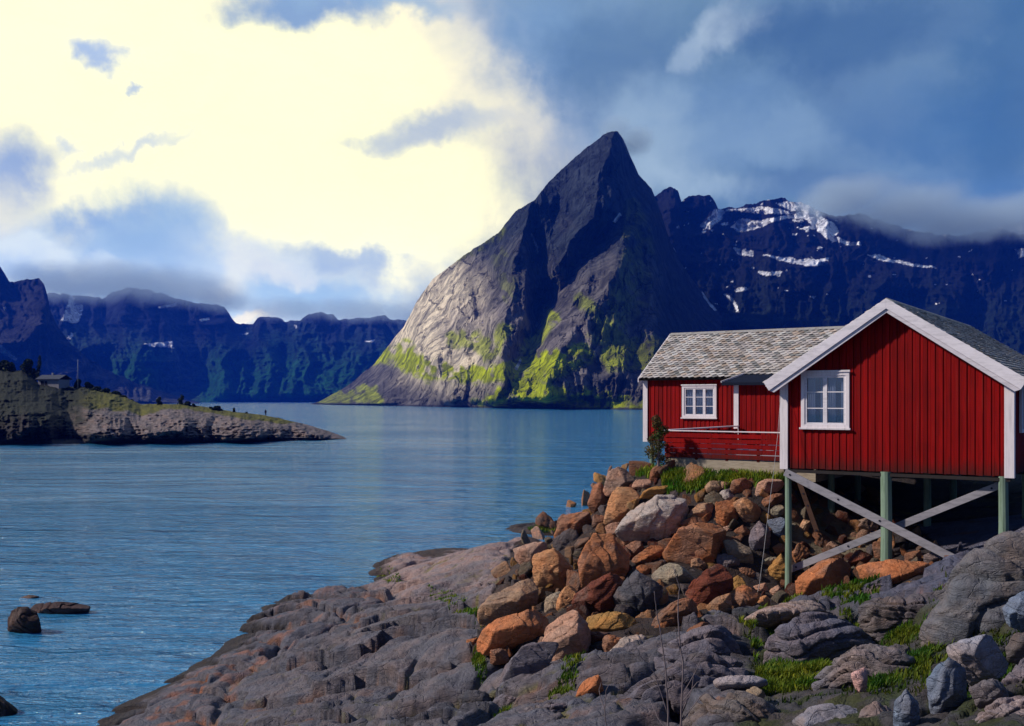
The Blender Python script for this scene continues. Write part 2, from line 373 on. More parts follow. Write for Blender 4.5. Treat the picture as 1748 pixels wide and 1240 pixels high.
# ------------------------------------------------------------------ mountains: a grid of columns, each climbing from the water to its ridge and falling away behind
def pl(pts, u):
    a = np.array(pts, float); return np.interp(u, a[:, 0], a[:, 1])
def seg_dist(U, V, line):
    """distance in picture units to a polyline, and how far along it (0..1)"""
    best = np.full(U.shape, 1e9); along = np.zeros(U.shape); tot = sum(math.dist(line[i], line[i + 1]) for i in range(len(line) - 1)); acc = 0
    for (ax, ay), (bx, by) in zip(line[:-1], line[1:]):
        dx, dy = bx - ax, by - ay; l2 = dx * dx + dy * dy
        k = np.clip(((U - ax) * dx + (V - ay) * dy) / l2, 0, 1); d = np.hypot(U - ax - k * dx, V - ay - k * dy)
        m = d < best; best = np.where(m, d, best); along = np.where(m, (acc + k * math.sqrt(l2)) / tot, along); acc += math.sqrt(l2)
    return best, along
def inpoly(U, V, poly):
    r = np.zeros(U.shape, bool); n = len(poly)
    for i in range(n):
        x0, y0 = poly[i]; x1, y1 = poly[(i + 1) % n]
        if y0 == y1: continue
        r ^= ((y0 > V) != (y1 > V)) & (U < (x1 - x0) * (V - y0) / (y1 - y0) + x0)
    return r
def sheet(name, u0, u1, nu, nv, vtop, vbase, dtop, shape, colour, mat, back=500., jag=2., seed=0, under=-3.):
    us = np.linspace(u0, u1, nu); vt = pl(vtop, us)
    q = np.stack([us * .09, us * 0, us * 0 + seed], 1)
    vt = vt + jag * (fbm(q, 5, seed, .6)) * np.minimum(1, np.abs(pl(vbase, us) - vt) / 30)
    vb = pl(vbase, us); db = (H) * F / (vb - HV); dt = pl(dtop, us)
    s = np.linspace(0, 1, nv)
    U = np.repeat(us[None], nv, 0); S = np.repeat(s[:, None], nu, 1)
    V = vb + (vt - vb) * S
    D = shape(U, V, S, db[None] + 0 * S, dt[None] + 0 * S)
    D[0] = db
    pts = np.stack([(U - U0) / F * D, D, H + (HV - V) / F * D], -1)
    # below the water line in front, and the far side
    first = pts[0].copy(); first[:, 2] = under; first[:, 1] -= 1.
    top = pts[-1]; backs = []
    dirs = np.stack([(us - U0) / F, np.ones(nu)], 1)
    for k in (.08, .22, .45, .72, 1.):
        b = top.copy(); b[:, :2] = top[:, :2] + dirs * back * k; b[:, 2] = top[:, 2] * (1 - k) ** 1.3 + under * k
        b[:, 2] += fbm(np.stack([b[:, 0] / back * 4, b[:, 1] / back * 4, b[:, 2] * 0], 1), 4, seed + 5) * top[:, 2] * .12 * (1 - k); b[:, 2] = np.minimum(b[:, 2], top[:, 2] * (1 - .5 * k)); backs.append(b)
    allp = np.concatenate([first[None], pts, np.array(backs)], 0)
    cl = colour(U, V, S, pts)
    cl = np.concatenate([cl[:1], cl] + [cl[-1:]] * 5, 0)
    nr = allp.shape[0]; idx = np.arange(nr * nu).reshape(nr, nu)
    Q = np.stack([idx[:-1, :-1], idx[:-1, 1:], idx[1:, 1:], idx[1:, :-1]], -1).reshape(-1, 4)
    me = npmesh(name, allp.reshape(-1, 3), Q, mat, True, cl.reshape(-1, 3))
    return link(name, me)
def mixc(a, b, m): return a * (1 - m[..., None]) + np.array(b) * m[..., None]
def N2(U, V, s, oc=5, seed=0, sy=1., rid=False, gain=.5):
    p = np.stack([U.ravel() * s, V.ravel() * s * sy, U.ravel() * 0 + seed], 1)
    return (ridged if rid else fbm)(p, oc, seed, gain).reshape(U.shape)
def snowmask(U, V, polys, wob=7., s=.06):
    a = U + N2(U, V, s, 4, 31) * wob; b = V + N2(U, V, s, 4, 47) * wob * .7
    m = np.zeros(U.shape, bool)
    for p in polys: m |= inpoly(a, b, p)
    return m.astype(float)
GREY = np.array([.125, .117, .115]); GREEN = np.array([.36, .42, .006]); SNOW = (.8, .82, .9)

# the steep peak
PK_TOP = [(530, 690), (545, 686), (600, 655), (640, 620), (668, 585), (690, 556), (712, 515), (738, 478), (765, 458), (790, 438), (850, 398), (872, 372), (885, 357), (905, 346), (912, 343), (930, 320), (960, 288), (1000, 254), (1030, 231), (1044, 223), (1054, 226), (1064, 238), (1075, 264), (1090, 300), (1112, 322), (1122, 345), (1138, 395), (1160, 445), (1195, 495), (1230, 535), (1270, 572), (1310, 625), (1340, 690), (1346, 698)]
PK_BASE = [(530, 690.5), (600, 692), (700, 694), (850, 697), (1000, 699), (1100, 700), (1346, 702)]
PK_DT = [(530, 1720), (600, 1760), (700, 1600), (800, 1420), (900, 1360), (1000, 1420), (1045, 1450), (1100, 1520), (1200, 1420), (1346, 900)]
def tent(U, V, line, w, amp, fade=True):
    d, a = seg_dist(U, V, line); return amp * np.maximum(0, 1 - d / w) * (np.sin(np.pi * np.clip(a * .9 + .05, 0, 1)) if fade else 1)
def pk_shape(U, V, S, db, dt):
    Uw = U + N2(U, V, .02, 4, 3) * 14; Vw = V + N2(U, V, .02, 4, 9) * 14
    D = db + (dt - db) * (S ** 1.15)
    a = sstep(0, .06, S)
    r = -tent(Uw, Vw, [(905, 340), (885, 400), (878, 480), (862, 590), (850, 680)], 52, 105, 0)
    r += tent(Uw, Vw, [(903, 370), (915, 430), (926, 490), (920, 550), (900, 600), (880, 650)], 26, 120)
    r += tent(Uw, Vw, [(1082, 335), (1030, 410), (985, 455), (950, 500), (928, 535)], 34, 130)
    r -= tent(Uw, Vw, [(1100, 340), (1085, 400), (1040, 480), (985, 560), (945, 640), (930, 690)], 70, 110, 0)
    r -= tent(Uw, Vw, [(1046, 215), (1025, 290), (1008, 380), (960, 470)], 60, 110, 0)
    r -= tent(Uw, Vw, [(1110, 330), (1112, 450), (1118, 560), (1125, 700)], 34, 50, 0)
    r -= tent(Uw, Vw, [(700, 560), (740, 600), (760, 690)], 60, 40, 0)
    r += tent(Uw, Vw, [(800, 430), (815, 500), (830, 570), (850, 620)], 16, 26)
    r += tent(Uw, Vw, [(840, 405), (835, 470), (850, 540)], 12, 18)
    r += tent(Uw, Vw, [(1000, 520), (985, 580), (950, 630)], 16, 24)
    r += tent(Uw, Vw, [(760, 520), (775, 590), (765, 640)], 12, 14)
    # the dark right hand face falls away sideways
    edge = np.interp(Vw, [215, 300, 450, 560, 700], [1046, 1066, 1122, 1138, 1150])
    r += np.maximum(0, Uw - edge) * 4.2
    D = D + r * a
    D += a * (N2(Uw, Vw, .011, 5, 21, .5, True, .45) * -36 + N2(Uw, Vw, .05, 5, 22, .45, True, .45) * -9 + N2(U, V, .2, 4, 27, .8) * 2.5 + N2(Uw, V, .11, 4, 28, .22, True) * -7)
    # narrow slanting joints and slabs
    k = (U * .85 + V * .52 + N2(U, V, .02, 4, 61) * 30) / 26.; D += a * 7 * (k % 1.)
    return D
def pk_col(U, V, S, P3):
    n = N2(U, V, .03, 6, 5, .8); n2 = N2(U, V, .1, 5, 6)
    c = GREY * (1 + .35 * n2[..., None]) + 0 * U[..., None]
    # sunlit patch low on the left, painted into the rock colour
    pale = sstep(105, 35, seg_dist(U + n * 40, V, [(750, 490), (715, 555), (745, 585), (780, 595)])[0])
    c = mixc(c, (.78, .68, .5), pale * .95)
    pink = sstep(70, 20, seg_dist(U + n * 30, V, [(860, 560), (985, 590), (960, 620), (800, 560)])[0]); c = mixc(c, (.25, .22, .22), pink * .5)
    up = sstep(520, 380, V + n * 60); c = mixc(c, (.026, .038, .052), up * .92)  # summit darkened in the colour, as the left sun alone leaves it bright
    rt = sstep(1108, 1145, U + n * 24); c = mixc(c, (.028, .032, .045), rt * .9)  # shade of the right hand face painted into the rock colour
    g = np.zeros(U.shape)
    for line, w, st in [([(650, 608), (720, 628), (760, 640), (850, 640), (900, 622), (985, 612)], 17, 1.), ([(690, 600), (730, 640)], 18, 1), ([(830, 690), (880, 670), (940, 672), (1010, 690), (1090, 692)], 22, 1.),
                        ([(880, 660), (925, 640), (1000, 605)], 20, 1), ([(790, 580), (840, 600), (860, 570)], 20, .75), ([(905, 600), (940, 540), (925, 560)], 16, .8), ([(1000, 520), (1060, 580), (1030, 570)], 20, .6),
                        ([(1080, 400), (1085, 460), (1070, 520)], 24, .55), ([(855, 440), (870, 500)], 20, .35), ([(780, 440), (850, 400)], 12, .7), ([(1060, 610), (1120, 600), (1130, 680)], 30, .8), ([(1085, 360), (1100, 430), (1090, 520), (1050, 560)], 20, .42), ([(560, 686), (620, 672), (650, 682)], 16, .7), ([(1010, 420), (950, 480)], 14, .3)]:
        d, _ = seg_dist(U + n * 22, V + n2 * 14, line); g = np.maximum(g, sstep(w * 1.15, w * .55, d) * st)
    g = g * sstep(-.45, .12, n2 + n * .6 + g * .35 - .18)
    gc = GREEN * (1 + .5 * N2(U, V, .06, 4, 77))[..., None]; dark = sstep(1040, 1110, U) + sstep(560, 440, V); gc = gc * (1 - .6 * np.clip(dark, 0, 1))[..., None]  # green dimmed as well on the shaded right face and the summit
    c = c * (1 - g[..., None]) + gc * g[..., None]
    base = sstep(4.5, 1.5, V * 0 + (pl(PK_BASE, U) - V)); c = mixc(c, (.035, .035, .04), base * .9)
    sn = snowmask(U, V, [[(904, 400), (908, 400), (919, 430), (917, 433)], [(1045, 378), (1060, 362), (1063, 366), (1050, 380)], [(926, 520), (932, 520), (930, 532)], [(1146, 395), (1152, 395), (1160, 430), (1175, 448), (1165, 446), (1150, 425)], [(1196, 490), (1205, 495), (1226, 530), (1222, 532), (1204, 512)], [(880, 628), (890, 612), (892, 616), (884, 632)]], 4)
    return mixc(c, SNOW, sn)
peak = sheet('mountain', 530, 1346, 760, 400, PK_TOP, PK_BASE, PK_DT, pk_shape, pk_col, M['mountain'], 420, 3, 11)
tag(peak, kind='structure', label='steep pointed grey peak with green ledges rising from the fjord', cat='mountain')

# the long dark range to the right with its snow fields
RR_TOP = [(1040, 420), (1085, 345), (1105, 328), (1118, 336), (1132, 324), (1147, 320), (1157, 328), (1163, 343), (1175, 336), (1195, 333), (1212, 333), (1220, 342), (1226, 356), (1260, 354), (1290, 347), (1305, 341), (1340, 339), (1352, 345), (1380, 350), (1400, 362), (1425, 372), (1440, 370), (1455, 366), (1478, 367), (1500, 376), (1530, 384), (1560, 396), (1600, 399), (1640, 403), (1690, 392), (1748, 376), (1830, 366), (1960, 400)]
def rr_shape(U, V, S, db, dt):
    Uw = U + N2(U, V, .015, 4, 33) * 30
    D = db + (dt - db) * S ** 1.1; a = sstep(0, .08, S)
    D += a * (N2(Uw, V, .009, 6, 41, .6, True) * -150 + N2(Uw, V, .035, 6, 42, .6, True) * -55 + N2(U, V, .15, 4, 43) * 12)
    return D
def rr_col(U, V, S, P3):
    n = N2(U, V, .04, 6, 51)
    c = np.array([.011, .012, .017]) * (1 + .5 * n[..., None]) + 0 * U[..., None]
    c = mixc(c, (.012, .03, .014), sstep(430, 600, V + n * 50) * .6)
    sn = snowmask(U, V, [[(1195, 385), (1215, 362), (1228, 356), (1238, 360), (1232, 372), (1212, 392)], [(1228, 358), (1300, 352), (1330, 358), (1355, 362), (1320, 366), (1270, 362)], [(1330, 350), (1345, 345), (1395, 352), (1400, 370), (1425, 382), (1432, 396), (1418, 412), (1405, 400), (1380, 378), (1350, 372), (1320, 378), (1300, 388), (1265, 398), (1248, 388), (1265, 372), (1300, 378), (1340, 366), (1370, 362), (1340, 356)], [(1415, 402), (1440, 410), (1466, 414), (1470, 420), (1440, 416), (1418, 412)], [(1250, 424), (1285, 428), (1284, 438), (1262, 434)], [(1302, 432), (1330, 438), (1360, 444), (1415, 440), (1418, 452), (1370, 454), (1330, 446)], [(1482, 432), (1530, 446), (1596, 454), (1598, 458), (1540, 453), (1500, 446)], [(1292, 466), (1335, 462), (1330, 470), (1300, 472)], [(1250, 494), (1275, 490), (1276, 496), (1256, 498)], [(1380, 506), (1396, 506), (1390, 510)], [(1236, 500), (1246, 506), (1262, 534), (1256, 534)],
                          [(1700, 388), (1748, 384), (1790, 396), (1760, 402)], [(1730, 424), (1760, 424), (1770, 440), (1740, 440)]], 6)
    sp = N2(U, V, .09, 4, 66, 1.8) + N2(U, V, .02, 3, 67) * .6; zone = sstep(1190, 1230, U) * sstep(1480, 1400, U) * sstep(450, 380, V + n * 20); sn = np.maximum(sn, (sp * zone > .5) * 1.)
    sp2 = N2(U, V, .07, 4, 68, 2.5); sn = np.maximum(sn, ((sp2 > .6) & (V < 520)) * 1.)
    return mixc(c, SNOW, sn)
rr = sheet('mountain', 1040, 1960, 620, 230, RR_TOP, [(1040, 692), (1960, 694)], [(1040, 2300), (1960, 2300)], rr_shape, rr_col, M['mountain'], 600, 5, 12)
tag(rr, kind='structure', label='dark mountain range with snow fields behind the red cabins', cat='mountain')

# the blue range across the fjord
LR_TOP = [(-260, 480), (60, 500), (85, 500), (150, 506), (175, 510), (195, 498), (215, 492), (250, 494), (300, 508), (312, 512), (350, 519), (375, 521), (384, 526), (394, 542), (403, 553), (432, 552), (440, 543), (455, 540), (480, 542), (486, 549), (510, 548), (532, 536), (548, 532), (560, 538), (568, 536), (578, 546), (615, 544), (640, 540), (658, 538), (666, 546), (700, 548), (780, 556), (900, 560)]
def lr_shape(U, V, S, db, dt):
    Uw = U + N2(U, V, .015, 4, 35) * 30
    D = db + (dt - db) * S ** 1.05; a = sstep(0, .12, S)
    D += a * (N2(Uw, V, .012, 6, 44, .5, True) * -230 + N2(Uw, V, .05, 6, 45, .6, True) * -60)
    return D
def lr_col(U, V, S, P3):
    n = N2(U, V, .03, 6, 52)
    c = np.array([.03, .038, .075]) * (1 + .6 * n[..., None]) + 0 * U[..., None]  # rock tinted blue to add distance haze to its colour
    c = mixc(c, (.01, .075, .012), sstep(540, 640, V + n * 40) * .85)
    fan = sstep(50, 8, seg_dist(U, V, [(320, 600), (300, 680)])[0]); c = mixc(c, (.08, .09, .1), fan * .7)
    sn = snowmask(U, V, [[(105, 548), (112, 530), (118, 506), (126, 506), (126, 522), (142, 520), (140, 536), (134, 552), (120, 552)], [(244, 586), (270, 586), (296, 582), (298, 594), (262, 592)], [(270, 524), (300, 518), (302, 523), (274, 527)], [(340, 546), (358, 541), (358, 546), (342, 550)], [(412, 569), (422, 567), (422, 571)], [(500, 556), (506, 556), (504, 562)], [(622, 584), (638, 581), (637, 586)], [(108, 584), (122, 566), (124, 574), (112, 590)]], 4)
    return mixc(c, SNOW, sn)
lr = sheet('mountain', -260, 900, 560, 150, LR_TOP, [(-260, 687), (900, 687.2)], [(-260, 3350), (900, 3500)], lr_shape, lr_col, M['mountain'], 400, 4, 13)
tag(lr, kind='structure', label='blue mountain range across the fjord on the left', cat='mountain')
NL_TOP = [(-260, 430), (-60, 430), (-20, 448), (0, 456), (8, 468), (16, 482), (30, 480), (45, 476), (66, 476), (74, 484), (80, 500), (86, 530), (98, 556), (120, 585), (150, 612), (190, 635), (240, 656), (300, 676), (345, 689), (350, 689)]
def nl_col(U, V, S, P3):
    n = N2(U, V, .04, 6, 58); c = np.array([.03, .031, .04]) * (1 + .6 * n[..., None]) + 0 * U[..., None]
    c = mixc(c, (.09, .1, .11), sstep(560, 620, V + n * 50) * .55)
    return mixc(c, SNOW, snowmask(U, V, [[(-20, 588), (0, 590), (18, 600), (28, 614), (22, 616), (0, 602), (-20, 600)], [(3, 528), (10, 520), (9, 530)]], 4))
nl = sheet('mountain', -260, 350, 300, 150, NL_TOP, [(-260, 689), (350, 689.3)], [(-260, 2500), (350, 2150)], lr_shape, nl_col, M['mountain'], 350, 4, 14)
tag(nl, kind='structure', label='dark jagged mountain shoulder at the left end of the fjord', cat='mountain')

# ------------------------------------------------------------------ water
mb = MB(); mb.poly([(-3800, -300, 0), (3800, -300, 0), (3800, 4500, 0), (-3800, 4500, 0)])
water = mb.build('water', M['water']); tag(water, kind='structure', label='rippled blue fjord water', cat='water')

# ------------------------------------------------------------------ the low headland on the left
PN_TOP = [(-220, 600), (-60, 618), (0, 630), (40, 634), (64, 652), (118, 660), (160, 662), (200, 673), (240, 690), (300, 690), (345, 694), (400, 703), (455, 710), (482, 715), (530, 727), (575, 741), (592, 748.5)]
PN_BASE = [(-220, 764), (0, 760), (60, 758), (200, 757.5), (300, 757), (400, 755.5), (470, 753.5), (550, 751.5), (592, 749.5)]
def pn_shape(U, V, S, db, dt):
    D = db + (dt - db) * np.clip(S, 0, 1) ** 2.2
    a = sstep(0, .1, S); hgt = sstep(0, 25, pl(PN_BASE, U) - pl(PN_TOP, U))
    D += a * hgt * (N2(U, V, .03, 5, 81, 1.2, True) * -4.4 + N2(U, V, .12, 5, 82, 1.7, True) * -1.9)
    # the dark cleft and rounded whalebacks
    D += a * tent(U, V, [(118, 690), (112, 720), (108, 760)], 34, 12, 0)
    for x, v, w in [(60, 720, 60), (185, 735, 40), (290, 725, 70), (410, 735, 50)]:
        D -= a * hgt * 9 * np.maximum(0, 1 - ((U - x) / w) ** 2 - ((V - v) / 34) ** 2)
    return D
def pn_col(U, V, S, P3):
    n = N2(U, V, .05, 6, 91, 2.); n2 = N2(U, V, .2, 4, 92, 3.)
    c = np.array([.13, .115, .125]) * (1 + .7 * n2 + .5 * N2(U, V, .5, 3, 95, 2.))[..., None] + 0 * U[..., None]
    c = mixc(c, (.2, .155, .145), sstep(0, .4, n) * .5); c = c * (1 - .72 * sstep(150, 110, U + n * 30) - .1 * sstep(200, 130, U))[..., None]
    wet = sstep(.22, .1, S + n * .06) * (U > -500); c = mixc(c, (.02, .02, .022), wet)
    edge = np.interp(U, [-220, 60, 130, 160, 230, 300, 420, 480, 520, 592], [.3, .5, .68, .62, .7, .9, .8, .75, 1.1, 1.1])
    g = sstep(-.03, .03, S + n * .09 - edge)
    gc = np.array([.085, .09, .01]) * (1 + .6 * n2[..., None]); gc = gc * (1 - .88 * sstep(170, 100, U))[..., None]
    c = c * (1 - g[..., None]) + gc * g[..., None]
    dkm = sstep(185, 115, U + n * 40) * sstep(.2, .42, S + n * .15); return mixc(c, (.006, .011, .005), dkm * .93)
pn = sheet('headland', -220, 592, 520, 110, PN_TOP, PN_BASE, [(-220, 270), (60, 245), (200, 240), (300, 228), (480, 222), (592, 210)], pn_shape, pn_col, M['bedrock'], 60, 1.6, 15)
tag(pn, kind='structure', label='low rocky headland with grass on top across the water', cat='headland')

# ------------------------------------------------------------------ the shore in front
GP = [(150, 1240, 24.4), (260, 1180, 27.3), (375, 1110, 31.8), (500, 1022, 40), (640, 975, 46.4), (740, 940, 52.7), (860, 905, 61), (950, 892, 64.8),
      (400, 1240, 20.8), (500, 1240, 19.5), (700, 1240, 17), (870, 1240, 15), (1000, 1240, 13.6), (1100, 1240, 12.6), (1250, 1240, 11.8), (1400, 1240, 11), (1700, 1240, 8.6),
      (500, 1120, 26), (700, 1100, 24), (600, 1050, 31), (740, 1000, 35), (850, 950, 38), (900, 915, 44), (800, 1050, 25), (860, 1000, 29), (780, 1150, 20.5), (930, 1170, 17.5), (640, 1010, 38),
      (1000, 1150, 16.6), (840, 1100, 20.8), (900, 960, 27.6), (1040, 1000, 23), (1000, 900, 27.5), (1060, 825, 28.3), (1110, 803, 29), (1100, 900, 25.3), (1150, 960, 23.5), (1250, 900, 24), (1200, 1000, 21.5), (1200, 1080, 18.6), (1300, 1080, 18.8), (1100, 1060, 20),
      (1135, 803, 26.7), (1240, 807, 25.7), (1345, 812, 24.7), (1400, 830, 25.3), (1346, 1020, 22.7), (1300, 960, 23.4), (1390, 915, 25), (1400, 1050, 20.3), (1500, 1000, 20.8), (1533, 958, 21.4), (1440, 920, 24.3), (1430, 870, 26), (1600, 900, 24), (1650, 960, 20.6), (1713, 925, 20),
      (1500, 1130, 14.2), (1600, 1020, 17.6), (1748, 1000, 14.8), (1650, 1150, 11.7), (1330, 1160, 14.4), (1200, 1160, 15)]
gpw = [P(u, v, d) for u, v, d in GP]
gpw += [np.array(a, float) for a in [(0, 3, 5.6), (-6, 3, 4.6), (6, 3, 6.0), (0, -8, 6.6), (-15, 5, 1.), (-22, 14, -.8), (-14, 21, -.9), (-17, 32, -2.5), (-9, 42, -1.5), (-4, 58, -2), (14, 6, 6.4), (18, 16, 6.0), (18, 26, 6.0), (24, 34, 5.2), (12, 36, 5.6), (4.2, 33.5, 4.6), (3.2, 37, 2.2), (3.5, 42, .3), (8, 43, .6), (15, 50, 0), (28, 50, 1), (0, 45, .9), (-1, 33, 1.9), (4, 52, -.6), (2.4, 31.5, 4.4), (1, 30, 3.6), (8, 31, 6.0), (13, 29, 5.6)]]
gpw = np.array(gpw)
def tps(r): return np.where(r > 0, r * r * np.log(np.maximum(r, 1e-9)), 0)
_n = len(gpw); _A = np.zeros((_n + 3, _n + 3)); _d = np.hypot(gpw[:, None, 0] - gpw[None, :, 0], gpw[:, None, 1] - gpw[None, :, 1])
_A[:_n, :_n] = tps(_d) + np.eye(_n) * .25; _A[:_n, _n:] = np.c_[np.ones(_n), gpw[:, :2]]; _A[_n:, :_n] = _A[:_n, _n:].T
_w = np.linalg.solve(_A, np.r_[gpw[:, 2], 0, 0, 0])
def gz0(x, y):
    x = np.asarray(x, float); y = np.asarray(y, float); sh = x.shape; x = x.ravel(); y = y.ravel(); out = np.zeros(len(x))
    for i in range(0, len(x), 20000):
        xs = x[i:i + 20000]; ys = y[i:i + 20000]
        out[i:i + 20000] = tps(np.hypot(xs[:, None] - gpw[None, :, 0], ys[:, None] - gpw[None, :, 1])) @ _w[:_n] + _w[_n] + _w[_n + 1] * xs + _w[_n + 2] * ys
    # levelled by hand for the deck and the rear cabin
    ca = (x - 6.22) * .826 + (y - 22.7) * -.564; cb = (x - 6.22) * .564 + (y - 22.7) * .826
    m = sstep(.4, 2., cb) * sstep(-9.5, -7, ca); lim = 6.0; out = out * (1 - m) + np.minimum(out, lim) * m
    ux = U0 + x / np.maximum(y, .1) * F; vy = HV + (H - out) / np.maximum(y, .1) * F
    low = sstep(1230, 1330, ux) * sstep(1060, 1110, vy) * (y > 4); out = out - .22 * low
    return out.reshape(sh)
def ground_hit(u, v):
    """first point of the smooth shore under this line of sight"""
    d = np.geomspace(5, 90, 900); x = (u - U0) / F * d; z = H + (HV - v) / F * d; g = np.maximum(gz0(x, d), 0.)
    k = np.argmax(z < g) if (z < g).any() else len(d) - 1
    return P(u, v, d[k])
PILE = [(880, 925), (960, 875), (1000, 835), (1040, 800), (1110, 795), (1340, 800), (1480, 830), (1640, 960), (1560, 1010), (1330, 1045), (1230, 1060), (1120, 1100), (1040, 1140), (940, 1130), (800, 1120), (830, 1040)]
def shore():
    # fan of columns round the eye, rings growing with distance: even detail over the picture
    na, nr_ = 760, 640
    th = np.linspace(R(-36), R(44), na); rr_ = np.geomspace(5.5, 78, nr_)
    A, B = np.meshgrid(th, rr_); X = B * np.sin(A); Y = B * np.cos(A)
    x = X.ravel(); y = Y.ravel(); z = gz0(x, y)
    U = U0 + x / np.maximum(y, .1) * F; V = HV + (H - z) / np.maximum(y, .1) * F
    far = np.clip(B.ravel() / 22., .6, 2.)
    # folded, layered gneiss: warped strata that step like stairs, whalebacks and joints
    q = np.stack([x, y, z], 1)
    wx = fbm(q * .22, 4, 101); wy = fbm(q * .22 + 50, 4, 102)
    sdir = x * .52 + y * .85
    st = (sdir + wx * 3.4) / 2.1; fr = st - np.floor(st); step = (fr ** 3)
    st2 = (x * -.75 + y * .6 + wy * 2.2 + fbm(q * .9, 3, 110) * .5) / .62; fr2 = st2 - np.floor(st2); step2 = fr2 ** 2.5
    f1, f2, cid = voro(np.stack([x * .2 + wx * .8, y * .15 + wy * .8], 1), 5)
    mound = np.sqrt(np.clip(1 - (f1 / .8) ** 2, 0, 1)); crack = sstep(.0, .16, f2 - f1)
    g1, g2, gid = voro(np.stack([x * .8 + wx * 2.2 + y * .3, y * .55 + wy * 2.2 - x * .2], 1), 9); crack2 = sstep(0, .12, g2 - g1)
    und = sstep(-.35, .45, z)                                   # calm under the water
    dz = (mound - .6) * .5 + (cid - .5) * .25 - (1 - crack) * .3
    dz += (gid - .5) * .1 * crack2 - (1 - crack2) * .08
    dz -= step * .42 * sstep(-.35, .15, wy) + step2 * .06 * sstep(-.3, .3, wx)
    dz += ridged(q * .9, 5, 120) * .07 + ridged(q * np.array([2.4, 3.4, 2.4]), 5, 121) * .05 + fbm(q * 9, 4, 122) * .022
    pile = inpoly(U, V, PILE).astype(float)
    kp = np.clip(pile, 0, 1)
    amp = (.4 + .6 * und) * (1 - .65 * kp) * np.where(y > 40, .9, 1)
    cab = ((x - 6.22) * .826 + (y - 22.7) * -.564); cab2 = ((x - 6.22) * .564 + (y - 22.7) * .826)
    amp = amp * (1 - .93 * ((cab > -7.6) & (cab2 > .8)))
    slab = inpoly(U, V, [(60, 1300), (150, 1225), (380, 1100), (470, 1115), (530, 1180), (560, 1300)]) * 1.; slab2 = sstep(70, 20, seg_dist(U, V, [(760, 960), (870, 920), (950, 925)])[0])
    amp = amp * (1 - .55 * np.maximum(slab, slab2))
    z2 = z + dz * amp
    q2 = np.stack([x, y, z2], 1)
    n = fbm(q * .5, 5, 130); n2 = fbm(q * 2.2, 5, 131); n3 = fbm(q * 7, 4, 132)
    c = np.array([.108, .11, .142])[None] * (1 + .35 * n2 + .2 * n3)[:, None]
    pinkm = sstep(90, 10, seg_dist(U, V, [(700, 975), (860, 925), (960, 915), (840, 990)])[0] + n * 50) ; c = c * (1 - .7 * pinkm[:, None]) + np.array([.32, .25, .25]) * .7 * pinkm[:, None]
    c = c * (1 - (sstep(.1, .5, n) * .45)[:, None]) + np.array([.17, .155, .17]) * (sstep(.1, .5, n) * .45)[:, None]
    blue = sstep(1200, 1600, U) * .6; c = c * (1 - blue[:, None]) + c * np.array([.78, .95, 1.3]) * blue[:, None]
    # rusty patches on step faces, dark wet band at the water
    rs = sstep(.72, .95, fr) * sstep(.05, .3, n2); c = c * (1 - .55 * rs[:, None]) + np.array([.2, .09, .035]) * .55 * rs[:, None]
    wet = sstep(.5, .3, z2 + n2 * .2); c = c * (1 - .85 * wet[:, None]) + np.array([.022, .018, .017]) * .85 * wet[:, None]
    orange = sstep(.35, .15, np.abs(z2 - .75)) * sstep(.1, .35, n2) * sstep(900, 300, U); c = c * (1 - .5 * orange[:, None]) + np.array([.34, .12, .04]) * .5 * orange[:, None]
    # earth under the pile and cabins, its colour darkened for shade in the gaps
    soil_shade = np.maximum(kp, ((cab > -4.4) & (cab2 > 4.0)) * 1.); c = c * (1 - .85 * soil_shade[:, None]) + (np.array([.026, .017, .013]) * (1 + .5 * n3[:, None])) * .85 * soil_shade[:, None]
    dust = sstep(60, 15, seg_dist(U, V, [(1385, 900), (1450, 925)])[0] + n2 * 20) * kp; c = c * (1 - .7 * dust[:, None]) + np.array([.3, .25, .17]) * .7 * dust[:, None]
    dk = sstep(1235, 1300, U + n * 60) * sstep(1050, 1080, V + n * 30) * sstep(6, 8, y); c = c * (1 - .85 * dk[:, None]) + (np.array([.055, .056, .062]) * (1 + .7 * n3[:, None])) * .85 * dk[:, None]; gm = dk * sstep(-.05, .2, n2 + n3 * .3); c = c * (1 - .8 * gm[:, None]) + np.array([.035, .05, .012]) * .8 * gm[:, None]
    # moss in the hollows
    hollow = sstep(.5, .1, crack) + sstep(.5, .15, crack2) * .8; zone = sstep(.0, .3, fbm(q * .35, 4, 140) + .1) * sstep(.7, 1.3, z2) * (1 - kp)
    ms = np.clip(hollow * zone, 0, 1) * sstep(-.3, .2, n2); c = c * (1 - .85 * ms[:, None]) + (np.array([.13, .125, .02]) * (1 + .4 * n3[:, None])) * .85 * ms[:, None]
    idx = np.arange(na * nr_).reshape(nr_, na); Q = np.stack([idx[:-1, :-1], idx[:-1, 1:], idx[1:, 1:], idx[1:, :-1]], -1).reshape(-1, 4)
    # drop the sheet's far part that lies deep under the water
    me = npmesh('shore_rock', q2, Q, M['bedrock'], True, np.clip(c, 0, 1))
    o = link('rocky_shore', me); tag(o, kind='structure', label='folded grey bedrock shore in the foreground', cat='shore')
    return o, X, Y, z2.reshape(X.shape)
shore_o, SX, SY, SZ = shore()
_th0, _th1 = R(-36), R(44); _lr0, _lr1 = math.log(5.5), math.log(78)
